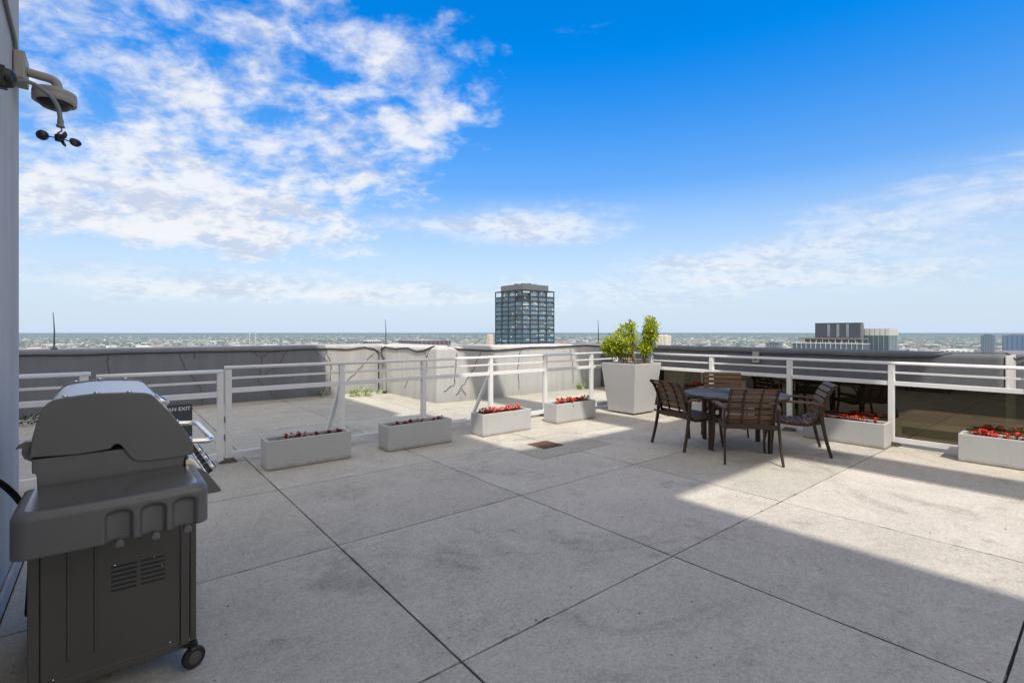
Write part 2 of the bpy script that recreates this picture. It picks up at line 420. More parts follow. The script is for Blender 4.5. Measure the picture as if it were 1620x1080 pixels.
# hairline cracks
def ribbon(b, pts, wd, nrm):
    pts = [Vector(p) for p in pts]; nrm = Vector(nrm); vs = []
    for i, p in enumerate(pts):
        d = (pts[min(i+1, len(pts)-1)]-pts[max(i-1, 0)]).normalized(); r = d.cross(nrm).normalized()
        w_ = wd*(.6+.8*abs(noise.noise(p*9)))*.5
        if i in (0, len(pts)-1): w_ *= .3
        vs += [p+r*w_, p-r*w_]
    b.add(vs, [(2*i, 2*i+1, 2*i+3, 2*i+2) for i in range(len(pts)-1)])
def wander(a, c, n, amp, axis='xy', z=None, seed=0):
    a = Vector(a); c = Vector(c); out = []
    for i in range(n+1):
        t = i/n; p = a.lerp(c, t); e = math.sin(PI*t)**.5 if 0 < t < 1 else 0
        q = V(noise.noise(V(t*5+seed, seed*1.7, 0)), noise.noise(V(seed*2.3, t*5, 5)), noise.noise(V(t*6, 9, seed)))*amp*e
        q += V(noise.noise(V(t*23+seed, 3, 0)), noise.noise(V(seed, t*23, 7)), noise.noise(V(t*21, 2, seed)))*amp*.3
        if axis == 'xy': q.z = 0
        if axis == 'xz': q.y = 0
        if axis == 'yz': q.x = 0
        out.append(p+q)
    return out
b = MB()
for s_, (a, c, wd) in enumerate([((2.0,3.05,.004),(2.35,2.7,.004),.003), ((3.35,3.12,.004),(3.62,3.02,.004),.003),((1.55,2.9,.004),(2.3,2.32,.004),.003),
        ((5.05,4.55,.004),(5.9,3.9,.004),.004), ((3.95,5.1,.004),(4.25,5.6,.004),.003), ((5.1,4.7,.004),(5.35,5.35,.004),.003), ((3.2,2.2,.004),(3.75,2.0,.004),.0025)]):
    ribbon(b, wander(a, c, 24, .10, 'xy', seed=s_*3.1), wd, (0,0,1))
for q in range(14):   # dark grains and grit washed along the joint near the chair
    t = q/22; x = 5.05+.85*t+random.gauss(0, .012); y = 4.55-.65*t+random.gauss(0, .02)+.03*math.sin(q*2.1); r = random.uniform(.002, .009)
    b.lathe([(r, 0.001), (r*.6, r*.7), (0.0, r)], (x, y, 0), 6)
for q in range(70):
    x = random.uniform(.4, 7.0); y = random.uniform(.5, 5.0); r = random.uniform(.003, .008)
    b.lathe([(r, 0.001), (r*.6, r*.5), (0.0, r*.7)], (x, y, 0), 5)
for q in range(160):   # broken arrises and packed dirt along the joints
    if q % 2:
        x = random.choice([1.2, 2.83, 4.46, 6.09])+random.uniform(-.004,.004); y = random.uniform(-.5, 6.2); dx_, dy_ = random.uniform(.003,.006), random.uniform(.01,.07)
    else:
        y = random.choice([.3, 1.83, 3.36, 4.89])+random.uniform(-.004,.004); x = random.uniform(.2, 7.6); dx_, dy_ = random.uniform(.01,.07), random.uniform(.003,.006)
    ring = [(x+dx_*math.cos(t*PI/4)*random.uniform(.5,1.1), y+dy_*math.sin(t*PI/4)*random.uniform(.5,1.1), .0016) for t in range(8)]
    b.add(ring, [list(range(8))])
tag(b.build('deck_cracks_and_grit', M_seam, deck, weld=False, fix=False), kind='stuff')
dr = thing('drain_cover', (4.33, 4.65, .0055), 'small square rusty iron drain cover set in the patched concrete', 'drain cover')
b = MB(); b.box(4.16, 4.50, 4.49, 4.81, .006, .013); b.build('plate', M_rust, dr, .002)
b = MB()
for i in range(7): b.box(4.19, 4.47, 4.525+i*.042, 4.541+i*.042, .0131, .0165)
b.build('ribs', M_rust, dr)

# ------------------------------------------------------------------ building at the left and the unseen frame added to throw the shade
HC = 13.3
tw = thing('penthouse_tower', (-.45, 4.39, 0), 'tall blue grey stucco building wall at the left edge behind the grill', 'building')
b = MB(); b.box(-9, -.45, -12, 4.39, -2, HC); b.build('wall', M_tower, tw, .012)
b = MB(); b.box(-.447, -.43, -11.9, 4.36, .002, .10); b.build('base_trim', M_tower, tw, .004)
b = MB(); b.box(-.4475, -.4455, 3.58, 3.60, .1, 13); b.box(-.4475, -.4455, -11, 4.37, 6.5, 6.52); b.build('control_joint', M_seam, tw)
b = MB(); b.box(-.449, 12, -5.0, -3.24, HC-.7, HC); b.build('added_shade_beam', M_tower, tw)  # unseen beam added above the camera, sized for its shadow
b = MB(); b.box(1.99, 2.60, -3.238, 2.4, HC-.55, HC-.02); b.build('added_shade_beam', M_tower, tw)
b = MB(); b.box(1.99, 2.60, -14, -5.002, HC-.55, HC-.02); b.build('added_shade_beam', M_tower, tw)
b = MB(); b.box(5.34, 12, -3.238, 4.6, HC-.5, HC-.03); b.build('added_shade_canopy', M_tower, tw)
b = MB(); b.box(-.449, .08, -1.89, -.02, HC-.3, HC-.03); b.build('added_shade_box', M_tower, tw)  # unseen box added to shape the shadow edge on the deck
b = MB(); b.box(10.9, 11.5, -4.95, -4.4, -.01, HC-.702); b.build('added_frame_column', M_tower, tw)
b = MB(); b.box(-.449, -.28, .3, 4.45, HC-.2, HC-.02); b.build('added_shade_eave', M_tower, tw)  # unseen strip added to shift the tower's shadow edge
b = MB(); b.box(-9.3, -.455, -12.3, 4.46, HC+.001, HC+.05); b.build('parapet', M_tower, tw)

# ------------------------------------------------------------------ parapet walls
def wall_thing(loc, label, group='parapet walls round the roof'):
    return thing('parapet_wall', loc, label, 'wall', group)
M_wall2 = mat_wall('sunlit_grey_stucco', (.34, .34, .34))  # lighter copy with sunlight put into the colour
wl = wall_thing((-1, 11.5, 0), 'long dark grey parapet wall in shade behind the left railing')
def wall_run(x0, x1):   # rounded coping profile run along the roof's long side
    r = .07; pr = [(11.5,-.5),(11.5,1.155-r)]+[(11.5+r-r*math.cos(t*PI/8), 1.155-r+r*math.sin(t*PI/8)) for t in range(1,5)]
    pr += [(12.45-r+r*math.sin(t*PI/8), 1.155-r+r*math.cos(t*PI/8)) for t in range(0,5)]+[(12.45,-.5)]
    b = MB(); b.prism(pr, x0, x1, 'x'); return b
wall_run(-7, 3.82).build('wall_body', M_wall, wl); wall_run(3.826, 5.15).build('wall_body', M_wall2, wl)  # split near the shadow edge, shade and sun painted into the two tones
wj = wall_thing((5.15, 8.75, 0), 'pale lit parapet wall jutting out behind the middle of the railing')
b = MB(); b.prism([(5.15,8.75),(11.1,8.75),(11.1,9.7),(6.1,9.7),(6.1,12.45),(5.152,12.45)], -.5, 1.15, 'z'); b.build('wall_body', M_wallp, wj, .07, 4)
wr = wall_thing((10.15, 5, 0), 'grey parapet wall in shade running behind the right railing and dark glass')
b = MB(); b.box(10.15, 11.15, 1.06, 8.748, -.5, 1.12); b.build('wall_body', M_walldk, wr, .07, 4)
b = MB(); b.box(10.17, 11.14, 1.035, 1.059, -.4, 1.10); b.build('sunlit_end_face', M_wallp, wr, .01)  # paler copy puts the sunlight on this end into the colour
wf = wall_thing((11.2, .5, 0), 'short far parapet wall end at the right edge beyond the railing')
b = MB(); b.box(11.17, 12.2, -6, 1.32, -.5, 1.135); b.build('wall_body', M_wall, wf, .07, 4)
# sealant seams: traced ribbons on the wall faces
def seam(parent, paths, axis, off, wd=.03):
    b = MB(); i = 0
    for p in paths:
        pts = []
        for a, c in zip(p[:-1], p[1:]):
            if axis == 'xz': A = (a[0], off, a[1]); C = (c[0], off, c[1]); nr = (0,-1,0)
            else: A = (off, a[0], a[1]); C = (off, c[0], c[1]); nr = (-1,0,0)
            pts += wander(A, C, 10, .035, axis, seed=i*1.3)[:-1]; i += 1
        pts.append(Vector(C)); ribbon(b, pts, wd, nr)
    return b.build('sealant_seam', M_seam, parent, fix=False)
for p in ([(-1.86,1.05),(-1.83,0)], [(-.05,1.06),(-.02,.55),(-.08,.05)], [(1.02,1.06),(1.12,.75),(1.38,.35),(1.42,.02)], [(1.28,1.08),(1.28,.92)],
          [(2.28,1.05),(2.5,.9),(2.42,.42),(2.75,.05)], [(2.66,1.05),(2.5,.92)], [(3.02,1.06),(2.8,.72),(2.42,.48)], [(3.55,1.06),(3.95,.7),(3.92,.05)],
          [(3.82,1.06),(3.95,.72)], [(5.0,.95),(4.55,.5),(4.1,.08)], [(-2.6,1.0),(-2.5,.05)]):
    seam(wl, [p], 'xz', 11.4965, .028)
for p in ([(10.0,1.04),(9.95,.02)],):
    pass
for p in ([(5.62,1.04),(5.58,.6),(5.55,.3)], [(6.25,1.04),(5.98,.55),(5.72,.28),(5.6,.12)], [(5.72,.28),(5.86,.1)], [(7.35,1.05),(7.28,.6),(7.32,.12)], [(8.98,1.05),(9.1,.6),(9.1,.15)],
          [(5.12+.4,.35),(5.3,.22)]):
    seam(wj, [p], 'xz', 8.7465, .026)
for p in ([(9.15,.95),(9.18,.6)], [(9.1,1.02),(9.18,.92)], [(9.25,1.02),(9.18,.92)], [(9.9,.5),(10.2,.18)], [(11.35,1.04),(11.37,0)]):
    seam(wj, [p], 'yz', 5.1465, .026)
for p in ([(6.0,1.03),(6.02,.05)], [(4.75,1.03),(4.77,.05)], [(3.55,1.02),(3.5,.9),(3.56,.05)], [(2.0,1.02),(2.02,.05)]):
    seam(wr, [p], 'yz', 10.1465, .028)
# roof edge cable
def cable(label, pts, r=.014):
    sm = []
    for a, c, n in zip(pts[:-1], pts[1:], range(99)):
        for q in range(8):
            t = q/8; p = Vector(a).lerp(Vector(c), t)
            p.z += noise.noise(V(p.x*1.3, p.y*1.3, n*.0))*.022 + noise.noise(p*4)*.006
            sm.append(p)
    sm.append(Vector(pts[-1]))
    b = MB(); b.tube(sm, r, 7); o = b.build('roof_cable', M_cable)
    return tag(o, label, 'cable', 'cables along the parapet tops')
cable('black cable clipped under the top of the long shaded left parapet', [(-6.5,11.484,1.06),(-1,11.484,1.06),(1,11.484,1.06),(2.5,11.484,1.05),(3.9,11.484,1.07),(4.3,11.484,1.05),(4.75,11.484,1.09),(5.0,11.484,1.04),(5.12,11.47,.95)])
cable('black cable sagging along the side of the jutting pale parapet', [(5.136,11.42,1.02),(5.136,11.2,1.1),(5.136,10.6,1.06),(5.136,10,1.09),(5.136,9.6,1.02),(5.136,9.3,1.05),(5.14,9.05,1.12),(5.2,8.95,1.165)], .018)
cable('black cable wavering under the top of the pale middle parapet', [(5.45,8.85,1.165),(5.65,8.735,1.10),(6.3,8.735,1.05),(7.0,8.735,1.05),(7.6,8.735,1.08),(8.5,8.735,1.09),(9.6,8.735,1.1),(10.1,8.735,1.08)], .018)
cable('black cable following the top of the right hand parapet', [(10.136,8.6,1.05),(10.136,6,1.04),(10.136,4,1.04),(10.136,2.6,1.03),(10.136,1.9,1.05),(10.2,1.65,1.12),(10.5,1.35,1.135),(10.75,1.1,1.135),(10.85,1.04,1.06),(11.1,1.04,1.02),(11.15,.8,1.1)], .016)
b = MB()
for q in range(5): # tangle at the corner
    pts = [(5.1+.03*math.sin(q+i*1.7)-.02, 11.3-.05*i-.03*math.cos(q*2+i), 1.1-.09*i-.02*q+.05*math.sin(i*2+q)) for i in range(5)]
    b.tube([Vector(p) for p in pts], .006, 5)
b.tube([V(5.1,11.05,.7), V(5.1,11.05,.4), V(5.11,11.04,.06)], .006, 5); b.box(5.02,5.1,10.98,11.08,0.001,.05)
b.tube([V(5.09,11.44,1.0), V(5.09,11.44,.05)], .014, 6)
tag(b.build('cable_tangle', M_cable), 'tangle of loose wires hanging in the sunlit inside corner of the parapet', 'wires')
def rod(x, y, z0, h, label):
    t = thing('lightning_rod', (x, y, z0), label, 'lightning rod', 'lightning rods on the parapets')
    b = MB(); b.tube([V(x,y,z0+.02), V(x+.004,y,z0+h*.5), V(x-.012,y,z0+h)], [.011,.010,.006], 7); b.build('rod', M_rod, t)
    b = MB(); b.box(x-.045, x+.045, y-.04, y+.04, z0-.01, z0+.03); b.cyl((x,y,z0+.03),(x,y,z0+.07), .022, .016, 8); b.build('base', M_base, t, .004)
rod(-.76, 11.60, 1.15, .64, 'thin dark lightning rod on the left parapet above the grill')
rod(5.35, 11.6, 1.15, .62, 'thin lightning rod at the inside corner above the wire tangle')
rod(10.2, 8.86, 1.15, .62, 'thin lightning rod left of the green shrub')
ob = thing('outlet_box', (10.13, 4.63, .9), 'small grey weatherproof outlet box on the right parapet wall', 'outlet box')
b = MB(); b.box(10.095, 10.149, 4.57, 4.70, .84, 1.06); b.build('cover', M_camgrey, ob, .006)
b = MB(); b.box(10.085, 10.097, 4.605, 4.665, .89, .96); b.build('outlet_face', M_black, ob, .003)

# ------------------------------------------------------------------ railings
def railing(name, label, axis, line, a0, a1, posts, glass, top=1.075, braces=(), cat='railing', group=None, gap=None):
    """axis: 'x' or 'y' the run's direction; line: fixed coordinate"""
    mid = (a0+a1)/2
    loc = (mid, line, 0) if axis == 'x' else (line, mid, 0)
    t = thing(name, loc, label, cat, group)
    def bx(b, s0, s1, w, z0, z1, off=0):
        if axis == 'x': b.box(s0, s1, line-w/2+off, line+w/2+off, z0, z1)
        else: b.box(line-w/2+off, line+w/2+off, s0, s1, z0, z1)
    b = MB()
    prof = [(-.031,-.02),(-.028,.0),(-.018,.014),(0,.019),(.018,.014),(.028,0),(.031,-.02)]
    if axis == 'x': b.prism([(line+p, top-.019+q) for p, q in prof], a0, a1, 'x', True)
    else: b.prism([(line+p, top-.019+q) for p, q in prof], a0, a1, 'y', True)
    b.build('top_rail', M_rail, t)
    cuts = [a0]+[p for p in posts]+[a1]
    segs = []
    pw = .033
    for p, q in zip(cuts[:-1], cuts[1:]):
        s0 = p+(pw if p in posts else 0); s1 = q-(pw if q in posts else 0)
        if s1-s0 > .06: segs.append((s0, s1))
    for s0, s1 in segs:
        b = MB(); bx(b, s0, s1, .022, top-.152, top-.127); b.build('mid_rail', M_rail, t, .002)
        b = MB(); bx(b, s0, s1, .045, top-.305, top-.252); b.build('lower_rail', M_rail, t, .003)
        b = MB(); bx(b, s0, s1, .045, .045, .11); b.build('bottom_rail', M_rail, t, .003)
        if glass:
            b = MB(); bx(b, s0+.004, s1-.004, .001, .105, top-.30)
            # a single sheet
            b = MB()
            if axis == 'x': b.add([(s0+.004,line,.108),(s1-.004,line,.108),(s1-.004,line,top-.303),(s0+.004,line,top-.303)], [(0,1,2,3)])
            else: b.add([(line,s0+.004,.108),(line,s1-.004,.108),(line,s1-.004,top-.303),(line,s0+.004,top-.303)], [(0,1,2,3)])
            b.build('glass_panel', glass, t)
    for p in posts:
        b = MB(); bx(b, p-.0325, p+.0325, .062, .022, top-.040); po = b.build('post', M_rail, t, .004)
        b = MB(); bx(b, p-.085, p+.085, .15, .001, .014)
        for sx in (-.06, .06):
            for sy in (-.045, .045):
                if axis == 'x': b.cyl((p+sx, line+sy, .014), (p+sx, line+sy, .034), .011, n=6)
                else: b.cyl((line+sy, p+sx, .014), (line+sy, p+sx, .034), .011, n=6)
        bx(b, p-.05, p+.05, .085, .0141, .05)
        b.build('base_plate', M_base, po, .002)
        for zz in (.34, .93):
            b = MB()
            if axis == 'x': b.cyl((p-.012, line-.031, zz), (p-.012, line-.0335, zz), .005, n=6)
            else: b.cyl((line-.031, p-.012, zz), (line-.0335, p-.012, zz), .005, n=6)
            b.build('screw', M_base, po)
    for p in braces:
        b = MB(); b.bar((p-.005, line+.034, .76), (p-.03, line+.50, .02), .05, .045); b.box(p-.09, p+.03, line+.44, line+.56, .001, .02)
        b.build('brace', M_rail, t, .003)
    return t
railing('railing', 'short length of silver railing at far left ending beside the building wall', 'x', 6.28, -3.4, -.15, [-3.0,-1.6,-.2], M_clear, 1.07)
railing('railing', 'long silver railing with clear glass from the gate to the tall planter', 'x', 6.30, .985, 7.83, [1.02,2.3,3.48,4.68,5.86,7.05,7.77], M_clear, 1.075, braces=(2.3,4.68))
railing('railing', 'white railing on the right with dark reflective glass behind the table', 'y', 7.80, -3.2, 6.262, [-3.0,-1.8,-.58,.62,1.85,3.08,4.30,5.5], M_dark, 1.075)
gt = thing('gate', (.45, 6.28, 0), 'silver railing gate with a dark sign behind the grill', 'gate')
b = MB(); b.prism([(6.28+p, 1.02+q) for p, q in [(-.03,-.02),(-.028,0),(-.018,.014),(0,.019),(.018,.014),(.028,0),(.03,-.02)]], -.11, .97, 'x', True); b.build('top_rail', M_rail, gt)
for x in (-.08, .94):
    b = MB(); b.box(x-.03, x+.03, 6.253, 6.307, .025, .999); b.build('stile', M_rail, gt, .003)
for z0, z1, w_ in ((.89,.915,.022),(.735,.79,.045),(.05,.112,.045)):
    b = MB(); b.box(-.049, .909, 6.28-w_/2, 6.28+w_/2, z0, z1); b.build('rail', M_rail, gt, .003)
b = MB(); b.add([(-.047,6.282,.113),(.907,6.282,.113),(.907,6.282,.734),(-.047,6.282,.734)], [(0,1,2,3)]); b.build('glass_panel', M_clear, gt)
b = MB()
for z in (.45, .25): b.cyl((.979,6.25,z),(.979,6.25,z+.07), .007, n=8)
b.build('hinge', M_base, gt)
sg = thing('exit_sign', (.5, 6.25, .5), 'small dark sign with white exit lettering hung on the gate', 'sign')
b = MB(); b.box(.325, .676, 6.247, 6.252, .33, .690); b.build('plate', M_sign, sg, .002)
def text_mesh(name, s, size, loc, rot, mat, parent, align='CENTER', bold=0.0):
    cu = bpy.data.curves.new(name, 'FONT'); cu.body = s; cu.size = size; cu.align_x = align; cu.extrude = .0008; cu.offset = bold
    o = bpy.data.objects.new(name, cu); COL.objects.link(o)
    dg = bpy.context.evaluated_depsgraph_get(); me = bpy.data.meshes.new_from_object(o.evaluated_get(dg))
    bpy.data.objects.remove(o); bpy.data.curves.remove(cu)
    me.materials.clear(); me.materials.append(mat)
    q = bpy.data.objects.new(name, me); COL.objects.link(q); q.parent = parent
    q.location = Vector(loc)-world_loc(parent); q.rotation_euler = rot; return q
text_mesh('lettering', 'NOT AN EXIT', .053, (.660, 6.2455, .625), (PI/2, 0, 0), M_white, sg, align='RIGHT', bold=.0004)

# ------------------------------------------------------------------ planters and begonias
def planter_mesh(b, x0, x1, y0, y1, h, th=.03):
    o = [(x0,y0),(x1,y0),(x1,y1),(x0,y1)]; i = [(x0+th,y0+th),(x1-th,y0+th),(x1-th,y1-th),(x0+th,y1-th)]
    vs = [(*p,.004) for p in o]+[(*p,h) for p in o]+[(*p,h) for p in i]+[(*p,h-.09) for p in i]
    fs = [(3,2,1,0)]
    for a in range(4):
        c = (a+1) % 4
        fs += [(a,c,4+c,4+a),(4+a,4+c,8+c,8+a),(8+a,8+c,12+c,12+a)]
    fs.append((12,13,14,15)); b.add(vs, fs)
def make_begonia(seed, n_bl, dense, dim=1.0):
    rnd = random.Random(seed)
    t = thing('begonia_plant', (0,0,0), 'x', 'flowering plant')
    f = MB(); p = MB()
    for q in range(int(16*dense)):
        a = rnd.uniform(0, 2*PI); r = rnd.uniform(.008, .055); z = rnd.uniform(.0, .035)
        d = V(math.cos(a), math.sin(a), rnd.uniform(-.25, .5)); L = rnd.uniform(.026, .05)
        c = rnd.choice([(.10,.018,.016),(.17,.024,.020),(.07,.035,.016),(.045,.07,.022),(.24,.03,.02)])
        f.leaf((r*math.cos(a), r*math.sin(a), z), d, (0,0,1), L, L*.85, c, rnd.uniform(-.1,.3))
    for q in range(n_bl):
        a = rnd.uniform(0, 2*PI); r = rnd.uniform(.0, .062); h = rnd.uniform(.03, .075)
        c = V(r*math.cos(a), r*math.sin(a), h)
        f.col = (.12,.04,.025); f.tube([V(r*.4*math.cos(a), r*.4*math.sin(a), 0), c*.99], .0022, 4, False)
        for u in range(7):
            aa = rnd.uniform(0, 2*PI); d = V(math.cos(aa), math.sin(aa), rnd.uniform(-.5, .9))
            L = rnd.uniform(.014, .027); tone = rnd.choice([(.66,.028,.022),(.75,.05,.03),(.50,.015,.02),(.80,.09,.04)])
            p.leaf(c+V(rnd.gauss(0,.004),rnd.gauss(0,.004),0), d, (rnd.gauss(0,.3),rnd.gauss(0,.3),1), L, L*.95, tuple(v*dim for v in tone), rnd.uniform(-.2,.2))
        if rnd.random() < .6*dim:
            p.leaf(c, V(rnd.gauss(0,1),rnd.gauss(0,1),.5), (0,0,1), .012, .012, (.85,.45,.06))
    f.build('foliage', M_petal, t, weld=False, fix=False); p.build('blossoms', M_petal, t, weld=False, fix=False)
    return t
protos = [make_begonia(3+i, [5,7,8,10,7][i], [1,1.1,1.3,1.4,.9][i], [.38,.7,1,1,.5][i]) for i in range(5)]  # last list darkens petals to paint in the shade of the left troughs
used = [False]*5
def begonia(i, x, y, z, label, group, s=1.0):
    if not used[i]: o = protos[i]; used[i] = True
    else: o = copy_tree(protos[i])
    o.location = (x, y, z); o.rotation_euler = (0, 0, random.uniform(0, 6.28)); o.scale = (s, s, s*random.uniform(.85, 1.15))
    o['label'] = label; o['group'] = group
specs = [ # axis, x0,x1,y0,y1,label, plants
    (1.26,2.16,5.60,5.87,'leftmost speckled grey trough planter in shade beside the gate', 5, 'shade-darkened red begonia in the leftmost trough beside the gate', .95, 'shade'),
    (2.60,3.51,5.58,5.86,'second trough planter from the left wholly in shade', 6, 'shade-darkened red begonia in the second trough from the left', .95, 'shade'),
    (3.99,4.88,5.55,5.84,'third trough planter from the left wholly in sun above the rusty drain', 9, 'bright red begonia in the third trough from the left', 1.05, 'sun'),
    (5.46,6.38,5.60,5.90,'fourth trough planter with its right end in shade near the tall planter', 10, 'bright red begonia in the fourth trough near the tall planter', 1.05, 'sun'),
]
for x0,x1,y0,y1,lab,n,pl,s,kind in specs:
    t = thing('trough_planter', ((x0+x1)/2,(y0+y1)/2,0), lab, 'planter', 'white trough planters along the railings')
    b = MB(); planter_mesh(b, x0, x1, y0, y1, .31); b.build('box', M_plant_box, t, .007, 3)
    b = MB(); b.box(x0+.031, x1-.031, y0+.031, y1-.031, .20, .262); b.build('soil', M_soil, t)
    for i in range(n):
        q = (i+.5)/n
        if kind == 'shade': q = [.10,.30,.40,.62,.84,.93][i] if n == 6 else [.16,.38,.60,.80,.92][i]
        begonia(random.choice([0,0,4] if kind == 'shade' else [1,2,3]), x0+.09+(x1-x0-.18)*q+random.uniform(-.02,.02), (y0+y1)/2+random.uniform(-.05,.04), .262, pl, pl, s*random.uniform(1.05,1.4))
for y0,y1,lab,n,pl in ((1.83,2.76,'trough planter standing behind the side of the right chair',7,'red begonia in the trough behind the right chair'),
                       (.22,1.15,'trough planter at the right edge of the photograph cut by the frame',9,'red begonia in the trough at the right edge')):
    x0, x1 = 7.42, 7.71
    t = thing('trough_planter', (7.56,(y0+y1)/2,0), lab, 'planter', 'white trough planters along the railings')
    b = MB(); planter_mesh(b, x0, x1, y0, y1, .31); b.build('box', M_plant_box, t, .007, 3)
    b = MB(); b.box(x0+.031, x1-.031, y0+.031, y1-.031, .20, .262); b.build('soil', M_soil, t)
    for i in range(n):
        q = (i+.5)/n if n == 9 else [.08,.24,.36,.48,.64,.80,.88][i]
        begonia(random.choice([1,2,3]), (x0+x1)/2+random.uniform(-.05,.05), y0+.09+(y1-y0-.18)*q+random.uniform(-.02,.02), .262, pl, pl, random.uniform(1.0,1.3))
t = thing('trough_planter', (7.56,3.9,0), 'trough planter mostly hidden behind the table and far chair', 'planter', 'white trough planters along the railings')
b = MB(); planter_mesh(b, 7.42, 7.71, 3.55, 4.48, .31); b.build('box', M_plant_box, t, .007, 3)
b = MB(); b.box(7.451, 7.679, 3.581, 4.449, .20, .262); b.build('soil', M_soil, t)
for i in range(7):
    begonia(random.choice([1,2,3]), 7.56+random.uniform(-.05,.05), 3.66+.118*i, .262, 'red begonia in the trough behind the table', 'red begonia in the trough behind the table', 1.1)
# tall planter with shrub
tp = thing('tall_planter', (7.36,5.62,0), 'tall white tapered square planter holding the green shrub', 'planter')
b = MB(); bs, ts, hh = .29, .385, .90; cx, cy = 7.37, 5.625
sq = lambda r, z: [(cx-r,cy-r,z),(cx+r,cy-r,z),(cx+r,cy+r,z),(cx-r,cy+r,z)]
vs = sq(bs,.025)+sq(ts,hh)+sq(ts-.03,hh)+sq(ts-.04,hh-.06)
fs = [(3,2,1,0),(12,13,14,15)]
for a in range(4):
    c = (a+1) % 4; fs += [(a,c,4+c,4+a),(4+a,4+c,8+c,8+a),(8+a,8+c,12+c,12+a)]
b.add(vs, fs); b.build('box', M_plant_box, tp, .010, 3)
b = MB(); b.box(cx-.22, cx+.22, cy-.22, cy+.22, .001, .024); b.build('plinth', M_black, tp)
b = MB(); r = ts-.042; b.prism([(cx-r,cy-r),(cx+r,cy-r),(cx+r,cy+r),(cx-r,cy+r)], hh-.07, hh-.035, 'z'); b.build('soil', M_soil, tp)
sh = thing('shrub', (cx, cy, hh-.035), 'bright green leafy shrub with two clumps growing in the tall planter', 'shrub')
RX, RY = .776, -.631   # across the roof, seen from the tower door
br = MB(); lf = MB(); rnd = random.Random(11)
def P3(l, dpt, z): return V(cx+RX*l+.631*dpt, cy+RY*l+.776*dpt, z)
roots = [((.05,0),[(-.46,.05,1.16),(-.44,-.06,1.24),(-.38,.1,1.10),(-.40,.02,1.28),(-.30,-.1,1.34),(-.20,.05,1.42),(-.1,.1,1.52),(-.02,-.05,1.58),(.03,.08,1.47),(-.33,.12,1.20),(-.14,-.12,1.25),(.02,.0,1.30),(-.22,.0,1.12),(-.03,.05,1.08)]),
         ((.24,.03),[(.30,.0,1.20),(.34,.05,1.35),(.37,-.05,1.50),(.36,.03,1.66),(.42,.0,1.55),(.28,.06,1.28),(.24,-.05,1.14),(.30,.05,1.45),(.43,.03,1.36),(.32,0,1.58)])]
for (l0, d0), tips in roots:
    for tl, td, tz in tips:
        a = P3(l0+rnd.uniform(-.04,.04)-(.12 if tl < -.15 else 0), d0, hh-.04); e = P3(tl, td, tz)
        m1 = a.lerp(e, .45) + V(rnd.gauss(0,.02), rnd.gauss(0,.02), .03); m2 = a.lerp(e, .75)+V(rnd.gauss(0,.02), rnd.gauss(0,.02), .02)
        br.tube([a, m1, m2, e], [.011,.008,.005,.002], 6)
        def cluster(c, n, rad):
            for q in range(n):
                o = V(rnd.gauss(0,1), rnd.gauss(0,1), rnd.gauss(0,.8)); o = o.normalized()*rad*(rnd.random()**.5)*(1.0 if rnd.random() < .8 else 1.6)
                d = (o.normalized()+V(0,0,rnd.uniform(-.2,.7))+V(rnd.gauss(0,.5),rnd.gauss(0,.5),rnd.gauss(0,.4))).normalized()
                L = rnd.uniform(.030, .060); g = rnd.uniform(.75, 1.3)
                tone = rnd.choice([(.42,.50,.022),(.50,.58,.028),(.30,.40,.02),(.62,.66,.04),(.15,.22,.016)])
                lf.leaf(c+o, d, (rnd.gauss(0,.5),rnd.gauss(0,.5),1), L, L*.62, tuple(min(.8, g*x) for x in tone))
                if q % 9 == 0: br.tube([c+o*.1, c+o], [.0025,.0015], 4, False)
        cluster(e, 125, .085); cluster(m2, 66, .085)
        cluster(m1.lerp(m2,.5), 30 if tl < .1 else 22, .06)
for q in range(26):
    c = P3(rnd.uniform(-.28,.30), rnd.uniform(-.25,.2), hh-.03); lf.leaf(c, V(rnd.gauss(0,1),rnd.gauss(0,1),.8), (0,0,1), .035, .02, (.13,.2,.03))
br.build('branches', M_bark, sh, weld=False, fix=False); lf.build('foliage', M_leaf, sh, weld=False, fix=False)
# weeds
def weed(x, y, r, h, n, label, tone=(.22,.34,.035)):
    t = thing('weed', (x,y,0), label, 'weed', 'weeds in the deck joints'); f = MB(); rnd = random.Random(int(x*31+y*7))
    for q in range(n):
        a = rnd.uniform(0, 2*PI); rr = r*rnd.random()**.6; z = h*rnd.random()*(1-.6*rr/r)
        g = rnd.uniform(.6, 1.4)
        f.leaf((x+rr*math.cos(a), y+rr*math.sin(a), z+.004), V(math.cos(a)+rnd.gauss(0,.4), math.sin(a)+rnd.gauss(0,.4), rnd.uniform(0,1)), (0,0,1), rnd.uniform(.04,.075), .034, tuple(g*v for v in tone))
    f.build('foliage', M_leaf, t, weld=False, fix=False)
    s = MB()
    for q in range(7):
        a = rnd.uniform(0,2*PI); s.tube([V(x,y,.0), V(x+r*.6*math.cos(a), y+r*.6*math.sin(a), h*.8)], .003, 4, False)
    s.build('stems', M_leaf, t, weld=False, fix=False); s.col = (.1,.15,.03)
weed(4.42, 10.85, .24, .26, 190, 'bright green weed growing by the sunlit inside corner of the left parapet')
weed(5.0, 11.1, .10, .10, 40, 'low pale weed at the foot of the inside corner right of the bigger weed')
weed(9.32, 8.6, .13, .22, 70, 'weed growing at the foot of the pale middle parapet')
weed(9.95, 8.1, .12, .14, 50, 'small weed seen just left of the tall planter')
weed(-1.05, 10.9, .30, .16, 150, 'dark weed in shade at the far left beside the building wall', (.05,.07,.025))
weed(3.7, 11.3, .09, .16, 40, 'small weed in the shade just left of the bright weed', (.09,.14,.03))

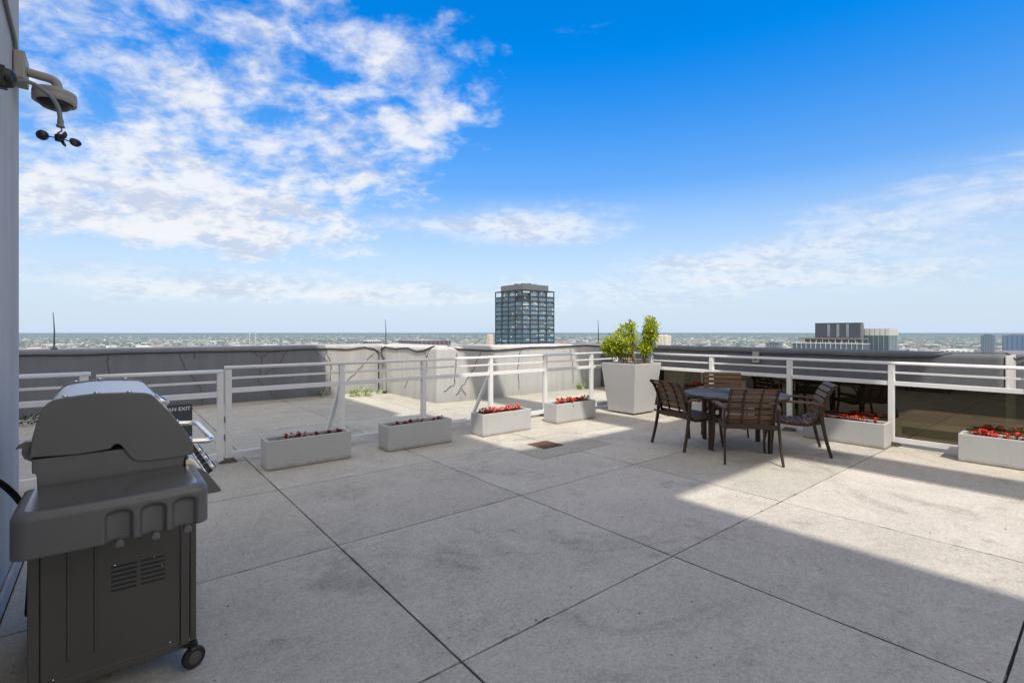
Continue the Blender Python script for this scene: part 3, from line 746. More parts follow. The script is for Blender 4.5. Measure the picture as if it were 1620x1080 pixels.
# ------------------------------------------------------------------ table and chairs
TX, TY, TZ = 6.20, 3.10, .675
tb = thing('patio_table', (TX,TY,0), 'round dark weathered patio table with radiating plank top', 'table')
b = MB(); n = 44; R1, R0 = .615, .035
for i in range(n):
    a0 = 2*PI*i/n; a1 = 2*PI*(i+1)/n; gg = .0035 if i % 11 else .009
    def pt(r, a, off): return (r*math.cos(a)-off*math.sin(a), r*math.sin(a)+off*math.cos(a))
    rs = [R0+(R1-R0)*q/3 for q in range(4)]
    lo = [pt(r, a0, gg) for r in rs]; hi = [pt(r, a1, -gg) for r in rs]
    zz = TZ+random.uniform(-.002,.002)
    poly = lo + hi[::-1]; q_ = random.uniform(.55, 1.4); b.col = (q_, q_, q_)
    b.prism(poly, zz-.018, zz, 'z')
b.build('tabletop', M_table, tb, local=True, weld=False)
b = MB(); b.lathe([(.585,TZ-.055),(.60,TZ-.05),(.60,TZ-.020),(.585,TZ-.0195)], (0,0,0), 48); b.lathe([(.30,TZ-.045),(.30,TZ-.0195)], (0,0,0), 24); b.lathe([(.61,TZ-.045),(.61,TZ-.020),(.585,TZ-.019)], (0,0,0), 48); b.build('apron', M_bronze, tb, local=True)
b = MB(); b.lathe([(.035,TZ-.06),(.035,TZ+.003),(.022,TZ+.004),(.022,TZ-.05)], (0,0,0), 16); b.build('umbrella_hole', M_black, tb, local=True)
for q in range(4):
    a = math.radians(-9+90*q); c, s = math.cos(a), math.sin(a); rr = .47
    b = MB()
    p = V(c*rr, s*rr, 0); tdir = V(-s, c, 0)*.027; nd = V(c, s, 0)*.018
    b.hexa([p-tdir-nd, p+tdir-nd, p+tdir+nd, p-tdir+nd]+[v_+V(0,0,TZ-.056) for v_ in (p-tdir-nd, p+tdir-nd, p+tdir+nd, p-tdir+nd)])
    lg = b.build('leg', M_bronze, tb, .004, local=True)
    b = MB(); b.bar(p*.95+V(0,0,TZ-.05), V(c*.05, s*.05, TZ-.05), .03, .02)
    b.tube([p*.93+V(0,0,TZ-.30), p*.80+V(0,0,TZ-.16), p*.55+V(0,0,TZ-.065)], .011, 6); b.build('bracket', M_bronze, lg, local=True)

def spline(pts, n):
    pts = [Vector(p) for p in pts]; out = []
    for i in range(len(pts)-1):
        p0 = pts[max(i-1,0)]; p1 = pts[i]; p2 = pts[i+1]; p3 = pts[min(i+2,len(pts)-1)]
        for q in range(n):
            t = q/n
            out.append(.5*((2*p1)+(p2-p0)*t+(2*p0-5*p1+4*p2-p3)*t*t+(3*p1-p0-3*p2+p3)*t**3))
    out.append(pts[-1]); return out
def flatbar(b, path, wx, th):
    """bar along path (in a plane x = const): wx across x, th in the plane"""
    k_ = len(path); vs = []
    for i in range(k_):
        d = (path[min(i+1,k_-1)]-path[max(i-1,0)]).normalized(); nn = V(0,-d.z,d.y)
        w_ = wx(i/(k_-1)) if callable(wx) else wx; h_ = th(i/(k_-1)) if callable(th) else th
        p = path[i]; vs += [p+V(w_/2,0,0)+nn*h_/2, p-V(w_/2,0,0)+nn*h_/2, p-V(w_/2,0,0)-nn*h_/2, p+V(w_/2,0,0)-nn*h_/2]
    fs = [(i*4+j, i*4+(j+1)%4, (i+1)*4+(j+1)%4, (i+1)*4+j) for i in range(k_-1) for j in range(4)]
    fs += [(3,2,1,0), (4*k_-4,4*k_-3,4*k_-2,4*k_-1)]
    b.add(vs, fs)
def make_chair():
    t = thing('patio_chair', (0,0,0), 'x', 'chair', 'bronze slatted armchairs round the table')
    prof = spline([(0,.275,.385),(0,.24,.405),(0,.10,.392),(0,-.06,.378),(0,-.165,.385),(0,-.225,.43),(0,-.262,.52),(0,-.30,.64),(0,-.345,.745),(0,-.395,.815),(0,-.445,.842)], 10)
    L = [0]
    for a, c in zip(prof[:-1], prof[1:]): L.append(L[-1]+(c-a).length)
    def at(s_):
        for i in range(len(L)-1):
            if L[i+1] >= s_: return prof[i].lerp(prof[i+1], (s_-L[i])/(L[i+1]-L[i]))
        return prof[-1].copy()
    ns = 14; pitch = L[-1]/ns; seat = MB(); back = MB()
    for i in range(ns):
        s0 = i*pitch+.0085; s1 = (i+1)*pitch-.0085
        path = [at(s0+(s1-s0)*q/4) for q in range(5)]
        tgt = seat if i < 7 else back
        flatbar(tgt, path, .51, .010)
    seat.build('seat', M_bronzel, t, .002, 2, local=True); back.build('backrest', M_bronzel, t, .002, 2, local=True)
    low = [p for p in prof]
    for sx in (-1, 1):
        b = MB(); pth = [p+V(sx*.238,0,0)+V(0,-.004,-.022) if p.z < .42 else p+V(sx*.238,0,0)+V(0,-.022,-.008) for p in low[2:-4]]
        flatbar(b, pth, .016, .030); b.build('side_frame', M_bronze, t, .002, 2, local=True)
        b = MB(); arm = spline([(sx*.285,.30,.585),(sx*.292,.24,.612),(sx*.298,.05,.632),(sx*.292,-.16,.628),(sx*.284,-.27,.615),(sx*.280,-.295,.592)], 6)
        flatbar(b, arm, lambda q: .036+.024*math.sin(PI*min(1,q*1.15)), .020); b.build('armrest', M_bronzel, t, .004, 2, local=True)
        b = MB(); flatbar(b, spline([(sx*.284,.235,.60),(sx*.280,.225,.42),(sx*.285,.232,.2),(sx*.30,.262,.004)], 6), .022, lambda q: .042-.012*q)
        b.build('leg', M_bronze, t, .003, 2, local=True)
        b = MB(); flatbar(b, spline([(sx*.282,-.27,.605),(sx*.280,-.285,.42),(sx*.286,-.325,.2),(sx*.297,-.375,.004)], 6), .022, lambda q: .044-.012*q)
        b.build('leg', M_bronze, t, .003, 2, local=True)
        b = MB(); b.bar((sx*.246,.22,.375),(sx*.274,.222,.375), .03, .03); b.bar((sx*.246,-.20,.37),(sx*.272,-.285,.40), .03, .028); b.build('frame_link', M_bronze, t, .002, 2, local=True)
        b = MB(); flatbar(b, [p+V(sx*.09,-.014,-.004) for p in prof[52:-3]], .020, .012); b.build('back_strap', M_bronze, t, .002, 2, local=True)
    b = MB(); b.box(-.275, .275, -.297, -.283, .385, .435); b.build('rear_stretcher', M_bronze, t, .003, 2, local=True)
    b = MB(); b.box(-.275, .275, .208, .222, .355, .392); b.build('front_stretcher', M_bronze, t, .003, 2, local=True)
    b = MB(); b.box(-.275, .275, -.312, -.300, .592, .604); b.build('back_rail', M_bronze, t, .002, 2, local=True)
    return t
ch = make_chair()
places = [((5.70,2.745), math.atan2(.65,.76), 'bronze slatted chair nearest the camera with its back turned'),
          ((5.80,3.49), math.atan2(-.27,.96), 'bronze slatted chair on the left beside the tall planter'),
          ((6.50,2.56), math.atan2(.87,-.5), 'bronze slatted chair on the right seen from its side'),
          ((6.86,3.60), math.atan2(-.50,-.86), 'bronze slatted chair on the far side of the table facing the camera')]
for i, ((x, y), a, lab) in enumerate(places):
    c = ch if i == 0 else copy_tree(ch)
    c.location = (x, y, 0); c.rotation_euler = (0, 0, a-PI/2); c['label'] = lab

# ------------------------------------------------------------------ gas grill
gr = thing('gas_grill', (.02, 2.95, 0), 'large dark grey gas grill on a wheeled cart beside the building wall', 'grill')
GY0, GY1 = 2.60, 3.40
LID = [(-.24,.975),(-.232,1.049),(-.222,1.095),(-.208,1.144),(-.200,1.163),(-.190,1.176),(-.172,1.187),(-.14,1.194),(-.1,1.199),(-.06,1.202),(-.02,1.202),(.03,1.200),(.084,1.196),(.115,1.192),(.135,1.184),(.148,1.170),(.169,1.143),(.198,1.105),(.224,1.066),(.249,1.026),(.273,.984),(.283,.963),(.287,.94),(.285,.908),
       (.254,.905),(.19,.903),(.129,.904),(.105,.906),(.085,.912),(.072,.921),(.061,.934),(.046,.960),(.034,.982),(.025,.989),(.017,.991),(.010,.988),(.004,.981),(-.004,.974),(-.02,.972),(-.10,.967)]
lid = MB(); lid.prism(LID, GY0, GY0+.035); lidc = lid.build('lid_end', M_grill, gr, .004, 3)
lid = MB(); lid.prism(LID, GY1-.035, GY1); lid.build('lid_end', M_grill, gr, .004, 3)
sh_ = MB(); up = LID[:24]; ins = [(x*.985, .97+(z-.97)*.975) for x, z in up]
vs = [(x, GY0+.034, z) for x, z in ins]+[(x, GY1-.034, z) for x, z in ins]; n = len(ins)
sh_.add(vs, [(i, i+1, n+i+1, n+i) for i in range(n-1)], True); ls = sh_.build('lid_shell', M_steel, gr)
b = MB()
for x, z in ((-.14,1.196),(-.045,1.203),(.06,1.199)):
    for y in (GY0+.018, GY1-.018): b.lathe([(.011,0),(.010,.004),(.006,.007),(0,.008)], (x,y,z), 10)
b.build('lid_bolts', M_chrome, gr)
# thermometer bezel
b = MB(); nrm = V(.60,0,.78).normalized(); c0 = V(.180,2.86,1.125)
b.lathe([(.036,-.004),(.036,.014),(.030,.020),(.028,.016)], c0, 24, nrm); th = b.build('thermometer', M_chrome, gr)
b = MB(); b.lathe([(.028,.012),(0.0,.0125)], c0, 24, nrm); b.build('dial', M_white, th)
# front handle
b = MB(); hy0, hy1 = 2.72, 3.30
b.tube(spline([(.285,hy0,.945),(.345,hy0,.940),(.368,hy0+.012,.940),(.378,hy0+.05,.940)],5)+spline([(.378,hy1-.05,.940),(.368,hy1-.012,.940),(.345,hy1,.940),(.285,hy1,.945)],5), .0135, 12)
hd = b.build('handle', M_chrome, gr)
b = MB()
for y in (hy0, hy1): b.lathe([(.022,0),(.022,.016),(.016,.018)], (.276,y,.945), 14, (1,0,0))
b.build('handle_socket', M_chrome, hd)
# firebox
b = MB(); b.prism([(-.234,.965),(-.234,.912),(-.221,.906),(-.217,.80),(-.17,.72),(.20,.72),(.245,.80),(.254,.91),(.25,.925),(.05,.965)], GY0+.012, GY1-.012); b.build('firebox', M_grill2, gr, .004)
b = MB(); b.prism([(-.232,1.03),(-.25,1.032),(-.276,1.018),(-.281,1.006),(-.262,1.010),(-.264,.988),(-.256,.968),(-.232,.952)], 2.63, 2.665)
b.cyl((-.25,2.625,1.0),(-.25,2.67,1.0), .010, n=10); b.build('hinge', M_grill, gr, .002)
b = MB(); b.prism([(-.232,1.03),(-.25,1.032),(-.276,1.018),(-.281,1.006),(-.262,1.010),(-.264,.988),(-.256,.968),(-.232,.952)], 3.335, 3.37); b.build('hinge', M_grill, gr, .002)
# control panel
b = MB(); b.prism([(.255,.885),(.268,.895),(.292,.878),(.375,.735),(.255,.735)], 2.60, 3.40); cp = b.build('control_panel', M_steel, gr, .004)
for y0 in (2.575, 3.4005):
    b = MB(); b.prism([(.262,.842),(.30,.846),(.315,.843),(.338,.818),(.391,.736),(.386,.727),(.262,.727)], y0, y0+.0245); b.build('panel_end', M_grill, cp, .004, 2)
nd = V(.866,0,.5).normalized()
for y in (2.72, 2.93, 3.14, 3.30):
    b = MB(); c0 = V(.338,y,.800); b.lathe([(.034,0),(.034,.006),(.026,.010),(.026,.020),(.024,.044),(.019,.050),(0,.051)], c0, 20, nd); kb = b.build('knob', M_black, cp)
    b = MB(); b.lathe([(.0345,.001),(.036,.007),(.029,.0085)], c0, 20, nd); b.lathe([(.0262,.030),(.0268,.040),(.0245,.046)], c0, 20, nd); b.build('knob_ring', M_chrome, kb)
# side shelf with scalloped apron
x0, x1, yb, yf = -.255, .296, 2.588, 2.225; r = .045
pl = [(x0, yb-.0)]+[(x0, yb-(yb-yf-r)*q/6) for q in range(1,7)]
pl += [(x0+r-r*math.cos(t*PI/16), yf+r-r*math.sin(t*PI/16)) for t in range(1,8)]
nx = 150
pl += [(x0+r+(x1-x0-2*r)*q/nx, yf) for q in range(nx+1)]
pl += [(x1-r+r*math.sin(t*PI/16), yf+r-r*math.cos(t*PI/16)) for t in range(1,8)]
pl += [(x1, yf+r+(yb-yf-r)*q/6) for q in range(7)]
def scal(x, z):
    d = 0
    for c in (.022, .120, .216):
        u = abs(x-c)/.043
        if u < 1:
            zt = .828 - .026*(1-math.sqrt(1-u*u))
            e = min(1, max(0, (zt-z)/.018)); e = e*e*(3-2*e)
            sdp = min(1, (1-u)*3.2); sdp = sdp*sdp*(3-2*sdp)
            d = max(d, .020*e*sdp*(.55+.45*math.sqrt(1-u*u)))
    return d
zs = [.712+.004*0]+[.715+.0045*q for q in range(27)]+[.838]
rings = []
for iz, z in enumerate(zs):
    ring = []
    for i, (x, y) in enumerate(pl):
        bow = .010*math.sin(PI*max(0,min(1,(x-x0)/(x1-x0))))*(1 if y < yf+.03 else 0)
        dd = scal(x, z) if abs(y-yf) < 1e-6 else 0
        dz = .012*(x > .0)*0
        ring.append((x, y-bow+dd+(.004 if iz == 0 else 0), z+.006*(x-x0)/(x1-x0)))
    rings.append(ring)
cxm, cym = (x0+x1)/2, (yb+yf)/2
for o_, dz in ((.003,.010),(.009,.017),(.018,.021),(.032,.0215)):
    ring = []
    for (x, y) in pl:
        bow = .010*math.sin(PI*max(0,min(1,(x-x0)/(x1-x0))))*(1 if y < yf+.03 else 0)
        sx = 1-2*o_/(x1-x0); xx = cxm+(x-cxm)*sx; yy = y-bow
        if y < yb-.001: yy = yb-(yb-yy)*(1-o_/(yb-yf))
        ring.append((xx, yy, .838+dz+.006*(x-x0)/(x1-x0)))
    rings.append(ring)
b = MB(); n = len(pl)
b.add([p for rg in rings for p in rg], [(j*n+i, j*n+i+1, (j+1)*n+i+1, (j+1)*n+i) for j in range(len(rings)-1) for i in range(n-1)], True)
apron = b.build('side_shelf', M_grill, gr)
b = MB(); b.add([(p[0], p[1], p[2]-.0006) for p in rings[-1]], [list(range(n))]); b.build('shelf_top', M_shelf, apron)
b = MB(); b.add([(p[0], p[1]+.006, p[2]+.02) for p in rings[0]], [list(range(n))]); b.build('shelf_underside', M_cart, apron)
for x in (.024, .127, .224):
    b = MB(); b.prism([(x-.012,.700),(x+.012,.700),(x+.0125,.714),(x+.009,.722),(x,.7255),(x-.009,.722),(x-.0125,.714)], 2.200, 2.238)
    b.build('tool_hook', M_grill, gr, .003)
# far shelf
b = MB(); b.prism([(-.25,.725),(.29,.725),(.29,.86),(-.25,.86)], 3.42, 3.75); b.build('side_shelf', M_grill, gr, .02, 3)
# cart
b = MB(); b.box(-.204, .230, 2.545, 2.556, .125, .80)
cpn = b.build('side_panel', M_cart, gr)
b = MB()
for x in (-.126, -.046): b.prism([(x-.007,2.5452),(x-.003,2.5405),(x+.003,2.5405),(x+.007,2.5452)], .19, .78, 'z')
b.build('panel_crease', M_cart, cpn)
b = MB()
for c0, c1 in ((.001,.083),(.096,.178)):
    for q in range(6):
        z = .508-.0188*q; b.box(c0, c1, 2.5435, 2.546, z-.0035, z+.0035)
b.build('vent_slots', M_black, cpn)
b = MB()
for x, z, rr in ((.012,.515,.005),(.14,.512,.003),(.168,.47,.003),(.195,.135,.004),(-.17,.135,.004)): b.lathe([(rr,0),(rr*.7,.002),(0,.003)], (x,2.545,z), 10, (0,-1,0))
b.build('panel_screws', M_chrome, cpn)
for x, y in ((-.224,2.552),(.2475,2.552),(-.224,3.37),(.2475,3.37)):
    b = MB(); b.box(x-.0155, x+.0155, y-.016, y+.016, .105, .80); b.build('cart_post', M_cart, gr, .003)
b = MB(); b.box(-.24, .262, 2.55, 3.38, .085, .122); b.build('cart_base', M_cart, gr, .004)
b = MB(); b.box(.268, .292, 2.56, 3.36, .105, .72); b.build('front_door', M_cart, gr, .004)
b = MB(); b.tube(spline([(.292,2.66,.66),(.318,2.66,.66),(.318,2.95,.665),(.318,3.24,.66),(.292,3.24,.66)],4), .008, 8); b.build('door_handle', M_chrome, gr)
b = MB(); b.box(-.215, -.205, 2.56, 3.36, .12, .72); b.build('rear_panel', M_cart, gr)
for x, y in ((.268,2.545),(-.21,2.56),(.268,3.35),(-.21,3.35)):
    u_ = V(.35,-1,0).normalized(); wc = V(x+.010,y-.018,.048)
    ct = MB(); ct.cyl(wc-u_*.013, wc+u_*.013, .046, n=28); cw = ct.build('caster', M_black, gr, .008, 3)
    b = MB(); b.cyl(wc-u_*.0155, wc+u_*.0155, .026, n=20); b.cyl(wc-u_*.0175, wc+u_*.0175, .010, n=12); b.build('caster_hub', M_cart, cw, .003)
    b = MB(); b.bar(wc-u_*.021, V(x,y,.098)-u_*.021, .004, .026); b.bar(wc+u_*.0205+V(-.02,0,.02), V(x,y,.098)+u_*.0205, .004, .026); b.box(x-.026, x+.026, y-.018, y+.018, .096, .104); b.build('caster_fork', M_black, cw)
hs_ = MB(); hs_.tube(spline([(-.44,2.55,1.02),(-.40,2.72,.93),(-.345,2.88,.83),(-.30,2.95,.73),(-.27,3.0,.62),(-.28,3.1,.40),(-.30,3.2,.14)], 8), .012, 10)
tag(hs_.build('gas_hose', M_cable), 'black rubber hose running from the building wall down behind the grill', 'hose')

# ------------------------------------------------------------------ wall fittings at upper left
dc = thing('dome_camera', (-.45, 4.25, 3.05), 'beige dome security camera on an elbow arm fixed to the building corner', 'security camera')
b = MB(); b.box(-.447, -.395, 4.10, 4.29, 2.955, 3.12); b.build('wall_bracket', M_camgrey, dc, .008, 3)
b = MB(); b.tube(spline([(-.396,4.2,3.035),(-.34,4.2,3.03),(-.295,4.2,3.027),(-.268,4.2,3.012),(-.259,4.2,2.98),(-.259,4.2,2.945)],5), .026, 14); b.build('arm', M_camgrey, dc)
b = MB(); b.lathe([(.03,.012),(.075,.006),(.104,-.006),(.107,-.030),(.104,-.033),(.104,-.036),(.107,-.040),(.106,-.072),(.098,-.078),(.085,-.074)], (-.272,4.2,2.955), 36); b.build('housing', M_camgrey, dc)
b = MB(); b.lathe([(.086,-.074),(.080,-.088),(.062,-.104),(.035,-.114),(0.0,-.117)], (-.272,4.2,2.955), 30); b.build('dome', M_black, dc)
b = MB(); b.lathe([(.030,-.08),(.030,-.122),(.022,-.126),(0,-.127)], (-.25,4.18,2.955), 16, (.15,-.2,1)); b.build('lens', M_grill2, dc)
cw_ = MB(); cw_.tube(spline([(-.437,3.40,3.30),(-.437,3.75,3.22),(-.437,4.05,3.17),(-.437,4.12,3.13)], 8), .011, 8)
tag(cw_.build('conduit', M_conduit), 'thin grey conduit running up the building wall above the dome camera', 'conduit')
an = thing('wind_sensor', (-.42, 3.47, 2.70), 'small black cup wind sensor hanging from a curved grey arm on the building wall', 'wind sensor')
b = MB(); b.lathe([(.0,-.055),(.030,-.052),(.047,-.036),(.052,0.0),(.046,.03),(.025,.045),(.012,.048)], (-.41,3.47,2.705), 8, (1,0,.1), False); b.box(-.447,-.40,3.42,3.52,2.66,2.75); b.box(-.40,-.375,3.40,3.43,2.68,2.70); b.build('mounting_head', M_black, an, .004)
b = MB(); arm = spline([(-.37,3.47,2.704),(-.322,3.47,2.711),(-.276,3.47,2.693),(-.233,3.47,2.655),(-.210,3.47,2.605),(-.203,3.47,2.545)], 7)
b.tube(arm, .0105, 12); b.build('arm', M_conduit, an)
b = MB(); b.lathe([(.013,.015),(.014,-.016),(.018,-.018),(.018,-.026),(.010,-.028)], (-.203,3.47,2.54), 14); b.tube(spline([(-.203,3.47,2.515),(-.198,3.47,2.497),(-.212,3.47,2.482),(-.213,3.47,2.468)],5), .004, 6); b.build('coupling', M_conduit, an)
b = MB(); b.lathe([(.010,-.018),(.019,-.016),(.020,.012),(.012,.020)], (-.207,3.47,2.457), 14); b.prism([(-.205,2.447),(-.190,2.447),(-.180,2.425),(-.183,2.415),(-.198,2.428)], 3.465, 3.475); hub = b.build('hub', M_black, an, .002)
for a, dz in ((math.radians(185),-.002),(math.radians(20),-.002),(math.radians(285),0)):
    c0 = V(-.207+.052*math.cos(a), 3.47+.052*math.sin(a), 2.455+dz)
    b = MB(); b.tube([V(-.207,3.47,2.457), c0], .003, 6)
    ax = V(-math.sin(a), math.cos(a), -.55).normalized()
    b.lathe([(.0,.016),(.014,.013),(.022,.005),(.026,-.006),(.024,-.006),(.018,.004),(.0,.010)], c0+V(.012*math.cos(a), .012*math.sin(a), 0), 18, ax); b.build('cup', M_black, an)

# ------------------------------------------------------------------ the city below
GZ = -150
b = MB(); nseg = 24; S_ = 260000
gx = [-S_+2*S_*i/nseg for i in range(nseg+1)]
b.add([(x, y, GZ) for y in gx for x in gx], [(j*(nseg+1)+i, j*(nseg+1)+i+1, (j+1)*(nseg+1)+i+1, (j+1)*(nseg+1)+i) for j in range(nseg) for i in range(nseg)])
tag(b.build('ground', M_ground, weld=False), kind='structure')
# the building this roof belongs to
hb = thing('host_building', (2, 0, GZ), 'the high-rise block whose roof terrace this is, under the deck', 'building')
b = MB(); b.col = (.3,.3,.3); b.box(-9, 12.6, -14.4, 12.8, GZ, -.91); b.build('wall', M_near, hb)
def polar(az_deg, d):    # bearing right of the roof's long axis
    a = math.radians(az_deg); return d*math.sin(a), d*math.cos(a)
rnd = random.Random(5)
city = MB(); wood = MB()
pal = [(.40,.33,.31),(.30,.29,.31),(.36,.32,.33),(.62,.58,.52),(.55,.50,.45),(.70,.68,.64),(.78,.77,.75),(.42,.28,.22),(.36,.25,.21),(.50,.42,.35),(.33,.33,.34),(.66,.60,.52),(.82,.81,.79),(.45,.45,.47),(.58,.44,.36)]
def cbox(bb, x, y, sx, sy, z0, h):
    vs = [(x-sx,y-sy,z0),(x+sx,y-sy,z0),(x+sx,y+sy,z0),(x-sx,y+sy,z0),(x-sx,y-sy,z0+h),(x+sx,y-sy,z0+h),(x+sx,y+sy,z0+h),(x-sx,y+sy,z0+h)]
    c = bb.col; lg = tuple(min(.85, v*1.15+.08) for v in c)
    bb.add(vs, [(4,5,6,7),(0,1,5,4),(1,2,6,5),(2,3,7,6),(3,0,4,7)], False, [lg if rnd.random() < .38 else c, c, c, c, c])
nb = 0
while nb < 15000:
    az_ = rnd.uniform(-25, 103); d = 2600*math.exp(rnd.random()**1.05*2.3)
    x, y = polar(az_, d)
    dn = noise.noise(V(x*.0005, y*.0005, 0))+.5*noise.noise(V(x*.0018, y*.0018, 2))
    if dn < -.12 and rnd.random() < .75: continue
    x = round(x/95)*95+rnd.uniform(-30,30); y = round(y/180)*180+rnd.uniform(-62,62)
    big = rnd.random()
    if big < .74: sx, sy, h = rnd.uniform(5,15), rnd.uniform(5,15), rnd.uniform(9,20)
    elif big < .965: sx, sy, h = rnd.uniform(14,46), rnd.uniform(14,46), rnd.uniform(10,24)
    else: sx, sy, h = rnd.uniform(10,22), rnd.uniform(10,22), rnd.uniform(18,38)
    q_ = rnd.uniform(.6,1.1); city.col = tuple(v*q_ for v in rnd.choice(pal)); cbox(city, x, y, sx, sy, GZ, h); nb += 1
tag(city.build('distant_city', M_far, weld=False, fix=False), kind='stuff')
nw = 0
while nw < 13000:
    az_ = rnd.uniform(-25, 103); d = 2400*math.exp(rnd.random()*2.5)
    x, y = polar(az_, d)
    if noise.noise(V(x*.0005, y*.0005, 0)) > .32: continue
    r = rnd.uniform(8, 26)*(1+d/9000); h = rnd.uniform(10, 24); g = rnd.uniform(.7, 1.3); wood.col = (.045*g, .066*g, .045*g)
    pts = [(x+r*math.cos(q*PI/3+r)*rnd.uniform(.7,1.2), y+r*math.sin(q*PI/3+r)*rnd.uniform(.7,1.2), GZ+h*.35) for q in range(6)]
    wood.add(pts+[(x+rnd.uniform(-r,r)*.3, y+rnd.uniform(-r,r)*.3, GZ+h)]+[(p[0],p[1],GZ) for p in pts], [(q,(q+1)%6,6) for q in range(6)]+[(7+q,7+(q+1)%6,(q+1)%6,q) for q in range(6)], False); nw += 1
tag(wood.build('distant_woods', M_far, weld=False, fix=False), kind='stuff')

# dark glass tower
TWX, TWY, TWS, TT = 242.3, 286, 34.0, 34.2
tt = thing('glass_tower', (TWX+17, TWY+17, GZ), 'dark framed glass high-rise with arched bays rising above the parapet', 'high-rise')
fr = (.020,.025,.034)
b = MB(); b.col = (.05,.06,.07); b.box(TWX+.9, TWX+TWS-.9, TWY+.9, TWY+TWS-.9, GZ, TT-5.2); b.build('core', M_near, tt)
b = MB(); b.col = (.05,.055,.065); b.box(TWX+4, TWX+TWS-4, TWY+4, TWY+TWS-4, TT-5.19, TT-.6); b.build('core', M_near, tt)
b = MB(); b.col = (.11,.12,.135); b.box(TWX+3.4, TWX+TWS-3.4, TWY+3.4, TWY+TWS-3.4, TT+.01, TT+4.6); mech = b.build('mechanical_screen', M_near, tt)
b = MB(); b.col = (.08,.085,.095)
for x, y in ((8,8),(12,6),(20,9),(6,14)): b.box(TWX+x, TWX+x+3, TWY+y, TWY+y+3, TT+4.61, TT+5.6)
b.build('rooftop_unit', M_near, mech)
b = MB(); b.col = fr; b.box(TWX, TWX+TWS, TWY, TWY+TWS, TT-.6, TT); b.build('roof_slab', M_near, tt)
rows = [(TT-5.0, TT-.65, False)]; z = TT-5.0
pattern = [3.7]+[3.75,3.45,3.45]*30
zz = TT-5.0; lv = []
for i, h in enumerate(pattern):
    lv.append((zz-h, zz)); zz -= h
    if zz < -14: break
bays = 4; bw = TWS/bays
def face_pts(fi, u, dpt):
    return (TWX+dpt, TWY+u) if fi == 0 else (TWX+u, TWY+dpt)
for fi in (0, 1):
    for c in range(bays+1):
        if fi == 1 and c == 0: continue
        b = MB(); b.col = fr; u = c*bw; u0, u1 = max(0, u-.45), min(TWS, u+.45)
        if fi == 0: b.box(TWX, TWX+.88, TWY+u0, TWY+u1, GZ, TT-.61)
        else: b.box(TWX+u0+(0 if c else .0), TWX+u1, TWY, TWY+.88, GZ, TT-.61)
        b.build('pier', M_near, tt)
    for i, (z0, z1) in enumerate([(TT-5.0, TT-.6)]+lv):
        b = MB(); b.col = fr; th_ = .42 if i in (0,1) or (i-1) % 3 == 0 else .3
        if fi == 0: b.box(TWX+.10, TWX+.86, TWY+.46, TWY+TWS-.46, z0-th_, z0+th_)
        else: b.box(TWX+.46, TWX+TWS-.46, TWY+.10, TWY+.86, z0-th_, z0+th_)
        b.build('spandrel', M_near, tt)
        for c in range(bays):
            u0, u1 = c*bw+.46, (c+1)*bw-.46; za, zb = z0+th_, z1-(.43 if i in (1,2) or i % 3 == 2 else .31)
            arch = (i >= 2 and (i-2) % 3 == 0) or (i == 0 and c in (1,2))
            opened = (i == 0 and ((fi == 0 and c == 3) or (fi == 1 and c == 3)))
            g = rnd.uniform(.55, 1.35); tint = (.085*g, .17*g, .26*g)
            b = MB(); b.col = tint
            rec = .55 if not (c == (0 if fi == 1 else 0) and i in (0,1)) else 1.6
            if not opened:
                pts = [face_pts(fi, u0, rec)+(za,), face_pts(fi, u1, rec)+(za,), face_pts(fi, u1, rec)+(zb,), face_pts(fi, u0, rec)+(zb,)]
                b.add(pts, [(0,1,2,3)]); wn = b.build('window', M_pane, tt)
            # blinds, balcony glass and rooms seen behind: vertical mullions and pale blind strips
            b = MB(); b.col = (.04,.045,.05); nm = 4 if not opened else 2
            for q in range(1, nm):
                uu = u0+(u1-u0)*q/nm
                p0 = face_pts(fi, uu-.06, .40); p1 = face_pts(fi, uu+.06, .54); b.box(min(p0[0],p1[0]), max(p0[0],p1[0]), min(p0[1],p1[1]), max(p0[1],p1[1]), za, zb)
            if not opened and rnd.random() < .6:
                b.col = rnd.choice([(.30,.40,.43),(.22,.31,.35),(.42,.49,.51)]); q0 = rnd.randrange(nm); q1 = rnd.randrange(q0+1, nm+1); top_ = rnd.random() < .6
                p0 = face_pts(fi, u0+(u1-u0)*q0/nm, .50); p1 = face_pts(fi, u0+(u1-u0)*q1/nm, .538); hh_ = (zb-za)*rnd.uniform(.3,.75)
                bl = MB(); bl.col = b.col; bl.box(min(p0[0],p1[0]), max(p0[0],p1[0]), min(p0[1],p1[1]), max(p0[1],p1[1]), zb-hh_ if top_ else za, zb if top_ else za+hh_)
                bl.build('blind', M_near, wn)
            p0 = face_pts(fi, u0+.02, .41); p1 = face_pts(fi, u1-.02, .53); b.box(min(p0[0],p1[0]), max(p0[0],p1[0]), min(p0[1],p1[1]), max(p0[1],p1[1]), zb-.15, zb+.02)
            if arch:
                b.col = fr; R_ = 2.5
                for side in (0, 1):
                    pts = [(u0, zb), (u0, zb-R_)]+[(u0+R_-R_*math.cos(t*PI/12), zb-R_+R_*math.sin(t*PI/12)) for t in range(1,7)]
                    if side: pts = [(u0+u1-p[0], p[1]) for p in pts]
                    vs = [face_pts(fi, p[0], .12)+(p[1],) for p in pts]+[face_pts(fi, p[0], .50)+(p[1],) for p in pts]; n = len(pts)
                    b.add(vs, [list(range(n)), list(range(n,2*n))[::-1]]+[(q,(q+1)%n,n+(q+1)%n,n+q) for q in range(n)])
            if not opened and nm > 1 and b.v: b.build('window_frame', M_near, wn)
            else: b.build('balcony_frame', M_near, tt)
